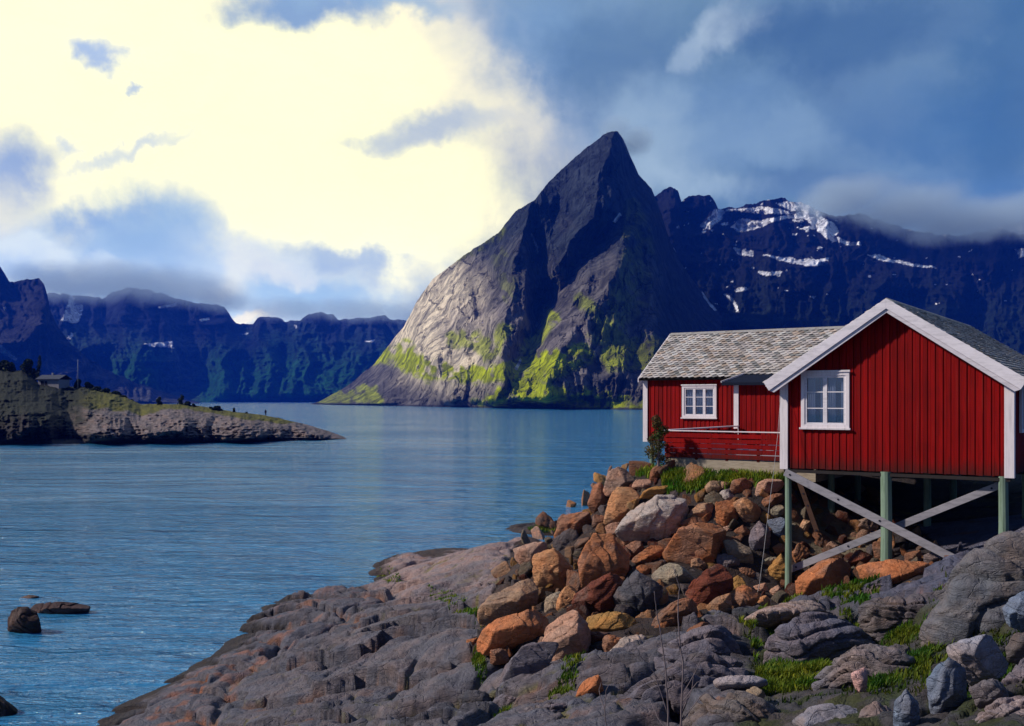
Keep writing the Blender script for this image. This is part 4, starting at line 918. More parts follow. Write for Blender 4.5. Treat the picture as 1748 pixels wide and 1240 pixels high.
B = [
 ('grey topped boulder with a rusty right side, highest of the pile at the water edge', [(1032,843),(1042,809),(1057,798),(1081,807),(1086,823),(1066,833)], 'pk'),
 ('upright oval reddish brown boulder standing at the water edge', [(1008,831),(1025,828),(1037,849),(1037,873),(1014,877),(1002,860)], 'br'),
 ('flat topped orange block with a black underside, resting on bedrock by the water', [(961,877),(975,872),(1008,871),(1014,883),(1009,899),(968,921),(952,912)], 'or'),
 ('small brown block behind the flat topped orange block', [(1011,880),(1033,880),(1031,898),(1008,900)], 'br'),
 ('tall bright orange slab leaning left beside the big white topped boulder', [(1054,833),(1083,836),(1088,854),(1070,878),(1049,895),(1032,896),(1040,862)], 'or2'),
 ('narrow tan slab squeezed between the orange slab and the white topped boulder', [(1069,857),(1087,849),(1090,863),(1078,886),(1064,886)], 'ye'),
 ('small square brown block under the tall orange slab', [(1033,897),(1064,892),(1066,912),(1040,918)], 'pk'),
 ('big boulder with a white top and dark cracked front in the upper pile', [(1062,904),(1082,872),(1099,853),(1130,843),(1160,843),(1176,858),(1170,886),(1138,918),(1110,926),(1077,921)], 'wh'),
 ('flat pinkish stone lying below the small upright stone', [(1083,821),(1114,820),(1117,830),(1100,838),(1081,831)], 'pk'),
 ('small upright brown stone at the left end of the deck', [(1114,795),(1129,793),(1130,820),(1110,824)], 'br'),
 ('thin orange slab lying just behind the white topped boulder', [(1088,844),(1118,832),(1145,831),(1150,838),(1120,845),(1097,850)], 'ye'),
 ('brown block lying alone on the pale bedrock, leftmost of the upper pile', [(882,938),(897,930),(915,921),(931,930),(922,955),(911,969),(884,957)], 'pk'),
 ('squared orange boulder with a black shadowed lower half, left of the biggest orange one', [(916,948),(935,940),(958,940),(979,962),(977,982),(966,1003),(918,1000)], 'or2'),
 ('biggest bright orange boulder with a sharp peak in the middle of the pile', [(983,975),(990,930),(1015,920),(1040,918),(1062,938),(1085,962),(1062,985),(1020,1002),(985,1008)], 'or'),
 ('dark rust red boulder below the biggest orange one', [(984,1015),(1010,998),(1060,977),(1062,1005),(1052,1036),(1010,1058),(984,1045)], 'dr'),
 ('dark brown stone tucked under the white topped boulder', [(1064,934),(1082,926),(1100,928),(1096,944),(1080,954)], 'br'),
 ('orange brown wedge right of the biggest orange boulder', [(1080,956),(1096,940),(1114,929),(1129,932),(1129,954),(1100,964)], 'or'),
 ('little brick red stone above the dark grey block', [(1088,965),(1109,968),(1108,986),(1090,982)], 'or'),
 ('small mottled stone below the small square brown block', [(1066,915),(1092,922),(1088,936),(1063,936)], 'br'),
 ('cream coloured stone lying in the grass edge below the deck', [(1200,833),(1210,824),(1229,820),(1236,830),(1225,845),(1206,842)], 'ta'),
 ('small tan stone touching the cream stone below the deck', [(1231,822),(1247,823),(1243,832),(1234,834)], 'ta'),
 ('brown red stone below the middle of the deck', [(1249,820),(1265,815),(1278,820),(1284,832),(1276,841),(1250,840)], 'br'),
 ('flat pinkish brown stone just left of the front cabin corner post', [(1291,828),(1312,818),(1333,816),(1336,826),(1326,840),(1291,845)], 'pk'),
 ('brown stone under the flat pinkish stone by the corner post', [(1301,855),(1318,846),(1338,842),(1338,852),(1318,866),(1301,864)], 'br'),
 ('pale grey stone above the orange upright block', [(1222,853),(1230,842),(1240,835),(1256,844),(1253,858),(1226,858)], 'wh'),
 ('upright brick orange block in the upper pile below the grey stone', [(1221,857),(1238,854),(1253,857),(1259,886),(1240,898),(1226,891)], 'or'),
 ('bright orange wedge with a dark right face near the top of the pile', [(1255,861),(1264,853),(1295,858),(1301,874),(1291,893),(1279,898),(1266,882)], 'or2'),
 ('pale tan wedge right of the white topped boulder', [(1170,879),(1186,864),(1203,856),(1219,856),(1220,876),(1209,885),(1178,883)], 'ta'),
 ('thin brown wedge beneath the pale tan wedge', [(1163,892),(1183,884),(1213,886),(1192,898),(1173,904)], 'br'),
 ('huge smooth orange slab in the upper middle of the pile', [(1134,944),(1143,925),(1162,908),(1192,898),(1220,891),(1245,906),(1244,935),(1216,958),(1170,968),(1140,958)], 'or'),
 ('mottled grey brown stone right of the huge orange slab', [(1239,925),(1262,920),(1281,932),(1286,958),(1262,966),(1240,950)], 'gt'),
 ('purplish grey stone at the lower right corner of the huge orange slab', [(1224,947),(1252,946),(1263,966),(1240,976),(1226,966)], 'gp'),
 ('jagged mauve stone standing upright left of the corner post', [(1277,912),(1296,890),(1310,899),(1313,940),(1288,944)], 'gp'),
 ('small brown stone left of the jagged mauve stone', [(1252,909),(1268,897),(1281,909),(1269,919)], 'br'),
 ('tiny pinkish grey stone above the huge orange slab', [(1233,900),(1247,898),(1250,907),(1237,910)], 'pk'),
 ('layered blue grey stone beside the corner post', [(1311,890),(1330,884),(1345,892),(1345,907),(1332,919),(1320,906)], 'bl'),
 ('small rounded grey brown stone above the layered blue grey stone', [(1313,876),(1326,863),(1339,866),(1342,876),(1326,882)], 'gt'),
 ('small brown stone left of the corner post at mid height', [(1320,933),(1336,927),(1343,938),(1324,946)], 'br'),
 ('dark grey angular block with a pale left edge in the centre of the pile', [(1081,970),(1105,982),(1128,996),(1128,1040),(1100,1050),(1051,1040),(1043,1034)], 'dg'),
 ('tan grey boulder right of the dark grey block', [(1112,983),(1128,968),(1147,959),(1176,968),(1184,994),(1155,1006),(1128,1002)], 'gt'),
 ('small orange cube below the huge orange slab', [(1182,957),(1197,953),(1206,965),(1194,977),(1181,971)], 'or2'),
 ('large dark maroon boulder with a curved pale rim', [(1180,1000),(1210,980),(1226,963),(1246,976),(1248,1016),(1215,1042),(1182,1044),(1173,1022)], 'dr'),
 ('leaning stone with a grey brown top and dark red front, lower centre', [(1110,1076),(1128,1043),(1150,1028),(1170,1022),(1186,1034),(1182,1066),(1150,1084)], 'br'),
 ('small round yellow tan stone right of the maroon boulder', [(1245,996),(1259,985),(1277,998),(1273,1008),(1247,1010)], 'ye'),
 ('dark brown wedge above the small yellow tan stone', [(1262,971),(1282,970),(1297,985),(1268,990)], 'br'),
 ('striped orange stone at the foot of the pile near the grass', [(1207,1038),(1222,1022),(1246,1016),(1248,1048),(1230,1060)], 'or2'),
 ('rust red boulder between the striped orange stone and the post foot', [(1244,1016),(1267,1004),(1297,1012),(1290,1030),(1264,1040),(1247,1050)], 'or'),
 ('smooth pink stone left of the foot of the corner post', [(1275,1006),(1304,997),(1312,1014),(1285,1014)], 'pk'),
 ('ochre boulder standing just behind the corner post', [(1314,972),(1333,948),(1352,958),(1350,996),(1316,990)], 'ye'),
 ('olive grey stone left of the ochre boulder', [(1297,960),(1322,949),(1328,957),(1312,970)], 'gt'),
 ('small grey brown cube under the olive grey stone', [(1300,972),(1313,970),(1312,985),(1300,984)], 'gt'),
 ('orange pink splinter lying against the foot of the corner post', [(1309,1010),(1333,999),(1334,1016),(1315,1024)], 'pk'),
 ('pale peach splinter standing beside the foot of the corner post', [(1293,1024),(1311,1017),(1314,1041),(1293,1043)], 'or2'),
 ('brown wedge at the lowest tip of the pile above the grey ridge', [(1165,1088),(1180,1072),(1196,1062),(1210,1065),(1200,1079)], 'br'),
 ('cracked orange brown loaf of stone below the dark rust red boulder', [(1002,1056),(1020,1050),(1050,1048),(1078,1054),(1090,1074),(1078,1090),(1003,1080)], 'ye'),
 ('dark brown stone under the cracked orange loaf', [(1003,1081),(1040,1083),(1037,1107),(1008,1109)], 'dr'),
 ('bright orange stone behind the big white grey boulder', [(1032,1088),(1048,1084),(1074,1095),(1056,1114),(1032,1114)], 'or'),
 ('big smooth white grey boulder at the foot of the pile', [(1016,1126),(1040,1107),(1070,1094),(1107,1089),(1116,1102),(1092,1142),(1045,1180),(1019,1152)], 'wh'),
 ('smooth flat tan slab lying on the bedrock left of the pile', [(817,1051),(832,1030),(849,1013),(915,982),(914,1024),(886,1051),(857,1062),(833,1064)], 'ta'),
 ('long rounded red boulder below the flat tan slab', [(812,1086),(851,1062),(890,1052),(920,1041),(937,1057),(925,1089),(886,1101),(816,1110)], 'or'),
 ('grey green stone wedged left of the yellow orange stone', [(930,1020),(956,1009),(966,1043),(933,1046)], 'gt'),
 ('yellow orange stone leaning under the dark rust red boulder', [(956,1014),(975,999),(990,1017),(976,1042),(952,1043)], 'or2'),
 ('pale pinkish orange boulder with a crack at the lower left of the pile', [(926,1078),(945,1059),(984,1046),(1001,1070),(1009,1107),(996,1137),(949,1133),(940,1100)], 'pk'),
 ('purple grey slab tilted against the pale pinkish boulder', [(848,1178),(860,1140),(879,1107),(940,1103),(949,1118),(944,1137),(886,1162)], 'gp'),
 ('small dark brown stone below the long red boulder', [(838,1112),(865,1107),(866,1129),(837,1132)], 'br'),
 ('small rust red stone among grass left of the white grey boulder', [(987,1167),(1018,1155),(1032,1172),(1028,1200),(1000,1206),(988,1190)], 'or'),
 ('little orange nub at the left tip of the long red boulder', [(796,1094),(815,1090),(812,1108),(798,1104)], 'or'),
 ('big orange boulder with a dark fold under the front cabin', [(1361,985),(1378,970),(1400,960),(1434,959),(1463,974),(1453,992),(1415,1004),(1380,1022),(1366,1013)], 'or'),
 ('long smooth rust coloured boulder under the middle post', [(1465,972),(1481,960),(1530,960),(1575,965),(1598,985),(1569,1008),(1492,1005)], 'or'),
 ('round orange boulder just right of the corner post', [(1351,940),(1368,928),(1385,942),(1370,962),(1352,960)], 'or'),
 ('small tan stone near the second row post', [(1363,905),(1374,883),(1385,887),(1376,912)], 'ta'),
 ('flat pinkish stone behind the lower brace board', [(1404,935),(1422,924),(1437,932),(1417,940)], 'pk'),
 ('grey pink stone where the two brace boards cross', [(1460,892),(1488,885),(1504,897),(1482,909),(1461,908)], 'pk'),
 ('dark red stone behind the lower brace board', [(1444,954),(1461,940),(1490,947),(1486,965),(1450,966)], 'dr'),
 ('brown boulder left of the middle post foot', [(1491,928),(1522,926),(1524,958),(1496,961)], 'br'),
 ('dim red stone right of the middle post foot', [(1545,944),(1571,938),(1573,960),(1548,962)], 'br'),
 ('dim grey stone under the right end of the long brace board', [(1577,949),(1597,942),(1610,955),(1580,962)], 'gr'),
]
for lb, poly, c in B: rock('boulder', lb, poly, c, d=18.3 if 'smooth white grey' in lb else None)
G2 = 'grey rocks at the foot of the slope'
rock('boulder', 'large tilted grey slab rising to the right edge below the front cabin', [(1566,1132),(1582,1070),(1606,1020),(1650,968),(1692,934),(1748,915),(1840,880),(1860,1010),(1760,1050),(1700,1095),(1650,1130),(1600,1155)], (.13, .14, .17), 13.5, .75, 6, .045, 1.2, group=G2, pw=14)
rock('boulder', 'blue grey boulder at the right edge on top of the tilted slab', [(1713,1032),(1738,1014),(1790,1012),(1810,1060),(1745,1071),(1720,1062)], 'bl', 10.8, .8, 5, .05, group=G2)
rock('boulder', 'pale squared boulder with a dark underside at the lower right', [(1619,1108),(1650,1098),(1697,1089),(1716,1127),(1708,1160),(1650,1168),(1626,1132)], 'pb', 10.3, .9, 5, .04, group=G2)
rock('boulder', 'blue and white upright boulder left of the pale squared one', [(1583,1200),(1584,1169),(1597,1148),(1618,1132),(1640,1149),(1642,1190),(1609,1215),(1592,1226)], 'bl', 9.9, .9, 5, .06, group=G2)
rock('boulder', 'small pointed blue grey block at the bottom edge', [(1528,1250),(1531,1203),(1549,1182),(1568,1195),(1573,1255)], 'bl', 9.6, .9, 5, .05, group=G2)
rock('boulder', 'pink pointed splinter of stone leaning on the grooved dome', [(1453,1149),(1464,1136),(1479,1143),(1479,1195),(1470,1196)], (.55, .36, .36), 11.6, .6, 4, .04, group=G2)
rock('boulder', 'broad dark grey boulder with a rounded top below the rust coloured boulder', [(1480,1036),(1519,1021),(1570,1016),(1612,1016),(1625,1040),(1585,1082),(1511,1102),(1482,1070)], (.12, .11, .13), 15.5, .8, 5, .06, .8, group=G2)
rock('boulder', 'rounded purple grey dome of rock with white lichen below the corner post', [(1290,1148),(1302,1115),(1319,1090),(1345,1060),(1375,1045),(1418,1046),(1455,1062),(1484,1082),(1488,1110),(1440,1140),(1387,1150),(1325,1160)], (.14, .14, .19), 15.2, .9, 6, .05, .9, group=G2, pw=10, crest=.1)
rock('boulder', 'curved grooved grey rock right of the purple dome', [(1385,1160),(1400,1140),(1430,1118),(1465,1104),(1530,1112),(1592,1132),(1570,1172),(1470,1200),(1425,1198),(1399,1180)], (.17, .165, .2), 12.6, .9, 6, .06, 1.6, group=G2, pw=8, crest=.1)
rock('boulder', 'pale flat slab lying beside the green grass tuft', [(1213,1160),(1240,1154),(1290,1156),(1312,1166),(1290,1178),(1230,1174)], 'pb', 13.2, .9, 4, .04, group=G2)
rock('boulder', 'long purplish grey ridge rock running down from the foot of the pile', [(1035,1195),(1062,1150),(1092,1124),(1140,1095),(1180,1080),(1228,1062),(1262,1070),(1284,1092),(1287,1120),(1215,1142),(1120,1165),(1060,1205)], (.145, .14, .18), 16.2, .8, 6, .06, 1.1, group=G2, pw=9, crest=.15)
rock('boulder', 'lower purplish grey ridge rock behind the bare twigs', [(1005,1250),(1040,1205),(1085,1165),(1135,1133),(1200,1120),(1262,1140),(1292,1160),(1235,1182),(1150,1205),(1105,1262),(1010,1275)], (.14, .135, .175), 14.0, .8, 6, .06, 1.1, group=G2, pw=9, crest=.15)
rock('boulder', 'rounded brown grey rock at the bottom edge right of the twigs', [(1146,1262),(1165,1218),(1195,1196),(1232,1184),(1290,1192),(1340,1216),(1362,1270),(1200,1290)], (.18, .16, .165), 11.9, .9, 5, .06, 1.4, group=G2, pw=9)
rock('boulder', 'blue tinted flat rock at the bottom edge below the grass tuft', [(1350,1245),(1380,1212),(1430,1208),(1497,1222),(1500,1262),(1360,1275)], (.2, .22, .29), 11.0, .9, 5, .06, group=G2)
rock('boulder', 'cracked grey rock in the bottom right corner', [(1625,1250),(1660,1220),(1715,1202),(1800,1190),(1820,1280),(1630,1280)], (.27, .25, .3), 8.9, .8, 5, .08, .8, group=G2)
rock('boulder', 'grey rock cut by the right edge below the pale squared boulder', [(1710,1172),(1748,1128),(1800,1120),(1800,1185),(1722,1188)], 'gp', 9.6, .9, 5, .06, group=G2)
rock('boulder', 'small dark grey block on the bedrock at the bottom left of the pile', [(780,1200),(792,1180),(836,1184),(846,1206),(800,1214)], 'dg', 17.6, .9, 4, .06, group=G2)
rock('boulder', 'grey ledge of stone below the purple grey tilted slab', [(838,1208),(850,1190),(870,1180),(950,1176),(962,1194),(930,1212),(880,1222)], 'gp', 17.0, .9, 5, .07, group=G2)
rock('boulder', 'low rounded grey rock at the bottom edge left of the twigs', [(856,1255),(890,1222),(925,1208),(985,1202),(1016,1222),(1012,1265),(870,1270)], 'gp', 14.6, .9, 5, .06, 1., group=G2)
rock('boulder', 'flat pale bedrock slab just right of the corner post foot', [(1272,1060),(1300,1040),(1345,1030),(1405,1026),(1425,1040),(1350,1062),(1290,1070)], (.34, .28, .28), 19.2, .9, 5, .05, .8, group=G2, pw=12)
rock('boulder', 'dark stone sunk in shade at the right edge under the blue grey boulder', [(1716,1100),(1735,1085),(1790,1080),(1790,1125),(1725,1128)], 'dg', 10.0, .9, 4, .06, group=G2)
rock('boulder', 'half buried grey stone left of the small pointed block', [(1462,1215),(1490,1200),(1522,1210),(1528,1245),(1480,1250)], 'gr', 10.6, .9, 5, .06, group=G2)
rock('boulder', 'dark grey stone between the purple dome and the tilted slab', [(1500,1120),(1530,1104),(1568,1112),(1566,1136),(1520,1142)], 'dg', 13.2, .9, 5, .06, group=G2)
rock('boulder', 'grey stone under the pale squared boulder', [(1660,1176),(1690,1160),(1722,1172),(1718,1200),(1672,1204)], 'gr', 9.3, .9, 5, .06, group=G2)
rock('boulder', 'brown grey stone in the grass above the big green tuft', [(1288,1170),(1268,1188),(1278,1206),(1300,1200),(1304,1180)], 'gt', 12.4, .9, 4, .06, group=G2)
# rocks awash in the water
G3 = 'dark rocks awash in the water'
rock('rock', 'dark round wet rock in the water near the left edge, nearer of the touching pair', [(8,1058),(22,1041),(55,1035),(72,1046),(75,1072),(60,1083),(12,1077)], (.05, .028, .026), 34.2, .8, 5, .06, group=G3, down=.12, grow=1.12)
rock('rock', 'long low dark reef tapering to the right behind the round wet rock', [(50,1050),(60,1036),(95,1030),(132,1033),(168,1044),(135,1057),(80,1060)], (.06, .04, .042), 37.5, .8, 5, .05, group=G3, down=.3, grow=1.25)
rock('rock', 'thin sliver of rock barely above the water, farthest of the awash rocks', [(26,1021),(50,1015),(75,1020),(60,1026),(30,1026)], (.06, .04, .04), 40.2, .8, 4, .06, group=G3, down=.5, grow=1.)
rock('rock', 'black rounded rock cut by the left edge near the bottom corner', [(-50,1200),(-20,1186),(8,1189),(24,1204),(31,1216),(8,1236),(-40,1250)], (.014, .011, .014), 25.4, .8, 5, .05, group=G3, down=.3)
# stones wedged in the gaps: counted, alike, each its own object
BP = np.array([np.mean(p, 0) for _, p, _ in B]); BR = np.array([(np.ptp([q[0] for q in p]) + np.ptp([q[1] for q in p])) / 4 for _, p, _ in B])
sm = []
rs = random.Random(21); variants = []
for i in range(14):
    a = [(rs.uniform(-1, 1), rs.uniform(-1, 1), rs.uniform(-.8, .8)) for _ in range(13)]; me, c = rock_mesh('stone', np.array(a), 4, .05, 300 + i * 7, pw=50, cuts=3); variants.append(me)
cnt = 0; tries = 0; placed = []
cols = ['or', 'br', 'br', 'ta', 'pk', 'gt', 'dr', 'or2', 'gr', 'ye']
while cnt < 300 and tries < 30000:
    tries += 1; u = rs.uniform(830, 1660); v = rs.uniform(795, 1130)
    if not inpoly(np.array([u]), np.array([v]), PILE)[0]: continue
    rpx = rs.uniform(6, 13) if cnt > 110 else rs.uniform(12, 24)
    if ((np.hypot(BP[:, 0] - u, BP[:, 1] - v) < BR * .8 + rpx * .1)).any(): continue
    if any(math.hypot(u - a, v - b) < (rpx + c) * .62 for a, b, c in placed): continue
    placed.append((u, v, rpx)); g = ground_hit(u, v + rpx * .4); s = rpx / F * g[1]
    o = link('stone', variants[cnt % 14], None, (g[0], g[1] + .1, g[2] + s * .25)); o.scale = (s * 1.15 * rs.uniform(.85, 1.3), s * 1.15, s * rs.uniform(.75, 1.1)); o.rotation_euler = (rs.uniform(0, 6), rs.uniform(0, 6), rs.uniform(0, 6))
    cc = COL[rs.choice(cols)]; k = rs.uniform(.5, .95); o.color = tuple(x * k for x in cc) + (1,)
    tag(o, 'small rough stone filling a gap between the big boulders of the pile', 'stone', 'small stones wedged between the boulders'); cnt += 1


cloudbank('pale cloud bank lying on the ridge of the blue range', [(110, 484, 3100, 100, 36, 260), (200, 482, 3100, 110, 38, 260), (300, 492, 3100, 110, 34, 260), (370, 510, 3100, 60, 24, 200)], .0055, 3)
cloudbank('thin cloud on the right part of the blue range', [(500, 528, 3200, 90, 22, 200), (610, 530, 3200, 110, 22, 200), (680, 534, 3200, 50, 20, 150)], .0035, 4)
cloudbank('grey cloud resting on the dark ridge behind the cabins', [(1440, 340, 2080, 80, 34, 200), (1540, 362, 2080, 110, 42, 200), (1650, 380, 2080, 130, 40, 200), (1780, 370, 2080, 110, 40, 200)], .012, 5)
cloudbank('wisp of mist curling round the tip of the steep peak', [(1050, 222, 1420, 34, 20, 50), (1085, 240, 1430, 34, 26, 50)], .02, 6)
# ------------------------------------------------------------------ grass: blades in tufts, one object per patch
def grass(label, poly, n, h, seed, spread=.5, tone=1., dfix=None, lean=(.25, .1)):
    rs = np.random.default_rng(seed); pa = np.array(poly, float); lo, hi = pa.min(0), pa.max(0); V = []; Fc = []; Cc = []
    cand = rs.uniform(lo, hi, (n * 6, 2)); m = inpoly(cand[:, 0], cand[:, 1], poly) & (fbm(np.c_[cand * .05, cand[:, 0] * 0 + seed], 3, seed) + rs.uniform(-.5, .5, len(cand)) > -.18); cand = cand[m][:n]
    # intersections on a coarse grid, then jitter
    gu = np.linspace(lo[0], hi[0], 14); gv = np.linspace(lo[1], hi[1], 10); G = np.array([[ground_hit(a, b)[1] if dfix is None else dfix for a in gu] for b in gv])
    for (u, v) in cand:
        a = (u - lo[0]) / (hi[0] - lo[0]) * 13; b = (v - lo[1]) / (hi[1] - lo[1]) * 9; d = G[min(int(b + .5), 9), min(int(a + .5), 13)] + rs.uniform(-.15, .15)
        x = (u - U0) / F * d; y = d; z = float(gz(x, y)) - .03
        hh = h * rs.uniform(.45, 1.15); w_ = rs.uniform(.004, .009) * (1 + d / 25); ang = rs.uniform(0, 6.283); le = rs.uniform(.1, .6) * hh; lx = math.cos(ang) * le + lean[0] * hh * .5; ly = math.sin(ang) * le
        px, py = math.cos(ang + 1.57) * w_, math.sin(ang + 1.57) * w_; k = len(V)
        if abs(px) < w_ * .5: px = math.copysign(w_ * .7, px)
        V += [(x - px, y - py, z), (x + px, y + py, z), (x + px * .8 + lx * .4, y + py * .8 + ly * .4, z + hh * .6), (x - px * .8 + lx * .4, y - py * .8 + ly * .4, z + hh * .6), (x + lx, y + ly, z + hh * (1 - .25 * le / hh))]
        Fc += [(k, k + 1, k + 2, k + 3), (k + 3, k + 2, k + 4)]; t_ = rs.random(); yel = np.array([1.5, 1.15, .9]) if t_ > .72 else np.array([1, 1, 1]); c = yel * rs.uniform(.6, 1.35) * tone; Cc += [tuple(c)] * 5
    mb = MB(); mb.v = V; mb.f = Fc; mb.c = Cc
    me = bpy.data.meshes.new('grass'); me.from_pydata(V, [], Fc); at = me.color_attributes.new('Col', 'FLOAT_COLOR', 'POINT'); c4 = np.ones((len(V), 4), np.float32); c4[:, :3] = np.array(Cc); at.data.foreach_set('color', c4.ravel()); me.materials.append(M['grass'])
    o = link('grass', me); tag(o, label, 'grass', kind='stuff'); return o
grass('green grass strip growing along the concrete base of the deck', [(1130, 808), (1160, 798), (1240, 806), (1340, 800), (1345, 828), (1280, 822), (1240, 826), (1180, 836), (1130, 838)], 9000, .27, 1, tone=1.25)
grass('yellowish grass at the left end of the deck above the boulders', [(1085, 815), (1100, 797), (1128, 800), (1120, 816)], 500, .25, 2, tone=1.3)
grass('green grass patch beside the purple dome of rock', [(1262, 1080), (1300, 1060), (1345, 1045), (1370, 1048), (1330, 1078), (1300, 1110), (1290, 1140), (1270, 1110)], 3600, .16, 3)
grass('grass strip under the front cabin beside the flat slab', [(1400, 1040), (1440, 1024), (1500, 1010), (1500, 1030), (1480, 1060), (1470, 1085), (1440, 1060)], 3000, .17, 4, tone=.9)
grass('big green grass tuft in front of the pale flat slab', [(1285, 1195), (1310, 1172), (1350, 1168), (1400, 1178), (1425, 1195), (1410, 1212), (1330, 1215), (1300, 1214)], 5200, .17, 5)
grass('grass between the grooved rock and the blue boulders', [(1480, 1200), (1510, 1165), (1560, 1170), (1590, 1150), (1585, 1190), (1550, 1200), (1520, 1215), (1480, 1222)], 2600, .16, 6, tone=.8)
grass('small green grass patch under the broad dark grey boulder', [(1500, 1102), (1540, 1092), (1580, 1098), (1560, 1114), (1510, 1112)], 1200, .12, 7, tone=.9)
grass('grass among stones left of the big white grey boulder', [(955, 1145), (985, 1138), (1000, 1150), (985, 1165), (975, 1200), (935, 1212), (940, 1190), (960, 1170)], 1500, .14, 8, tone=.9)
grass('mossy grass in the cracks of the pale bedrock', [(640, 985), (670, 978), (690, 990), (660, 998)], 350, .12, 10, tone=1.3)
grass('mossy grass in a diagonal crack left of the flat tan slab', [(730, 1008), (760, 1015), (800, 1040), (830, 1062), (815, 1070), (770, 1045), (735, 1025)], 1300, .13, 11, tone=1.3)
grass('grass at the waterside behind the lone brown block', [(900, 905), (930, 895), (955, 905), (945, 912), (910, 910)], 500, .25, 12, tone=.9)
grass('small grass tuft on the bedrock below the long red boulder', [(806, 1120), (820, 1112), (830, 1140), (818, 1155), (806, 1140)], 500, .16, 13, tone=1.1)
grass('grass tuft at the bottom edge beside the low rounded rock', [(836, 1240), (850, 1218), (872, 1226), (860, 1245)], 500, .15, 14, tone=.8)
grass('green grass in the dark corner at the lower right', [(1600, 1225), (1640, 1180), (1700, 1175), (1720, 1195), (1660, 1215), (1620, 1240)], 1800, .16, 15, tone=.6)

grass('dark low ground cover between the boulders at the lower right', [(1270, 1150), (1290, 1120), (1480, 1090), (1600, 1100), (1748, 1040), (1748, 1240), (1300, 1240)], 6000, .10, 16, tone=.35)
grass('dry yellowish grass in the seams of the lower right rocks', [(1430, 1180), (1480, 1110), (1570, 1120), (1600, 1010), (1640, 1000), (1640, 1150), (1748, 1150), (1748, 1230), (1500, 1230)], 900, .17, 17, tone=.8)
# ------------------------------------------------------------------ bare twigs in front
def curve_pts(path, d):
    out = []
    for i in range(len(path) - 1):
        for k in range(4):
            t_ = k / 4.; out.append((path[i][0] * (1 - t_) + path[i + 1][0] * t_, path[i][1] * (1 - t_) + path[i + 1][1] * t_))
    out.append(path[-1]); return out
def shrub(label, stems, d, rad):
    base = P(stems[0][0][0], stems[0][0][1], d); e = empty('bare_shrub', tuple(base)); tag(e, label, 'shrub')
    for j, s in enumerate(stems):
        q = curve_pts(s, d); dd = np.linspace(0, random.uniform(-.25, .25), len(q)); pts = [Vector(P(a + random.uniform(-.8, .8), b, d + k)) - Vector(base) for (a, b), k in zip(q, dd)]
        m = MB(); r = rad * (1. if j < 2 else .6); m.tube(pts, np.linspace(r, r * .3, len(pts)), 6); o = m.build('stem', M['twig'], e, smooth=True)
shrub('bare leafless twigs with a tall pale stem in front of the grey ridge', [
 [(1142, 1262), (1140, 1200), (1136, 1140), (1127, 1075), (1120, 1040), (1117, 1010)], [(1164, 1262), (1163, 1200), (1166, 1130), (1158, 1075), (1157, 1030), (1160, 1005), (1148, 965)],
 [(1160, 1250), (1166, 1185), (1185, 1150), (1205, 1110), (1214, 1090)], [(1163, 1200), (1190, 1165), (1225, 1150)], [(1165, 1215), (1180, 1180), (1186, 1140)], [(1142, 1225), (1118, 1150), (1094, 1120), (1080, 1095)],
 [(1040, 1262), (1032, 1220), (1035, 1180), (1042, 1160)], [(1033, 1215), (1022, 1180), (1026, 1165)], [(1150, 1262), (1122, 1225), (1110, 1195)], [(1166, 1130), (1156, 1090), (1153, 1072)], [(1166, 1230), (1195, 1190), (1232, 1160)]], 9.5, .009)
# hanging line from the cabin corner to the rocks
m = MB(); pts = [P(1333, 668, 22.6), P(1328, 740, 22.4), P(1320, 810, 22.2), P(1311, 880, 22.0), P(1304, 940, 21.9), P(1296, 1000, 21.8), P(1285, 1042, 21.8)]; m.tube(pts, .0045, 5)
tag(m.build('rope', M['rope'], smooth=True), 'thin pale line hanging from the cabin corner down to the rocks', 'rope')

def leaves(mb, c, rad, n, size, rs, tone=1.):
    for _ in range(n):
        a = rs.normal(size=3); a /= np.linalg.norm(a); r = rs.random() ** .45; p = np.array(c) + a * r * np.array(rad); q = rs.normal(size=3); q /= np.linalg.norm(q); s = np.cross(q, a); s /= np.linalg.norm(s) + 1e-9; t_ = np.cross(q, s)
        k = size * rs.uniform(.6, 1.3); g = rs.uniform(.5, 1.5) * tone
        mb.poly([p - s * k * .5, p + t_ * k * .3, p + s * k * .6, p - t_ * k * .3], (g * rs.uniform(.9, 1.3), g, g))
def bush(name, label, u, vb, d, w_, h_, n, size, mat, seed, cat='shrub', parts=5, group=None, trunk=True, zb=None):
    rs = np.random.default_rng(seed); b = P(u, vb, d)
    if zb is not None: b[2] = zb
    e = empty(name, tuple(b)); tag(e, label, cat, group)
    m = MB()
    for i in range(parts):
        t_ = (i + .5) / parts; c = (rs.uniform(-.3, .3) * w_ * (1 - t_ * .5), rs.uniform(-.3, .3) * w_, h_ * (.12 + t_ * .85)); k = w_ * .42 * (1.1 - .6 * t_)
        leaves(m, c, (k, k, h_ / parts * .9), n // parts, size, rs)
    m.build('foliage', M[mat], e); m = MB(); m.tube([(0, 0, -.3 * h_ * .3), (0, 0, h_ * .5), (rs.uniform(-.1, .1) * w_, 0, h_ * .9)], [h_ * .03, h_ * .02, h_ * .008], 6); m.build('stem', M['twig'], e)
    return e
bush('climbing_shrub', 'tall leafy shrub with reddish tips at the left end of the deck', 1124, 800, 26.6, .62, 1.4, 2400, .055, 'leaf', 5, parts=9)

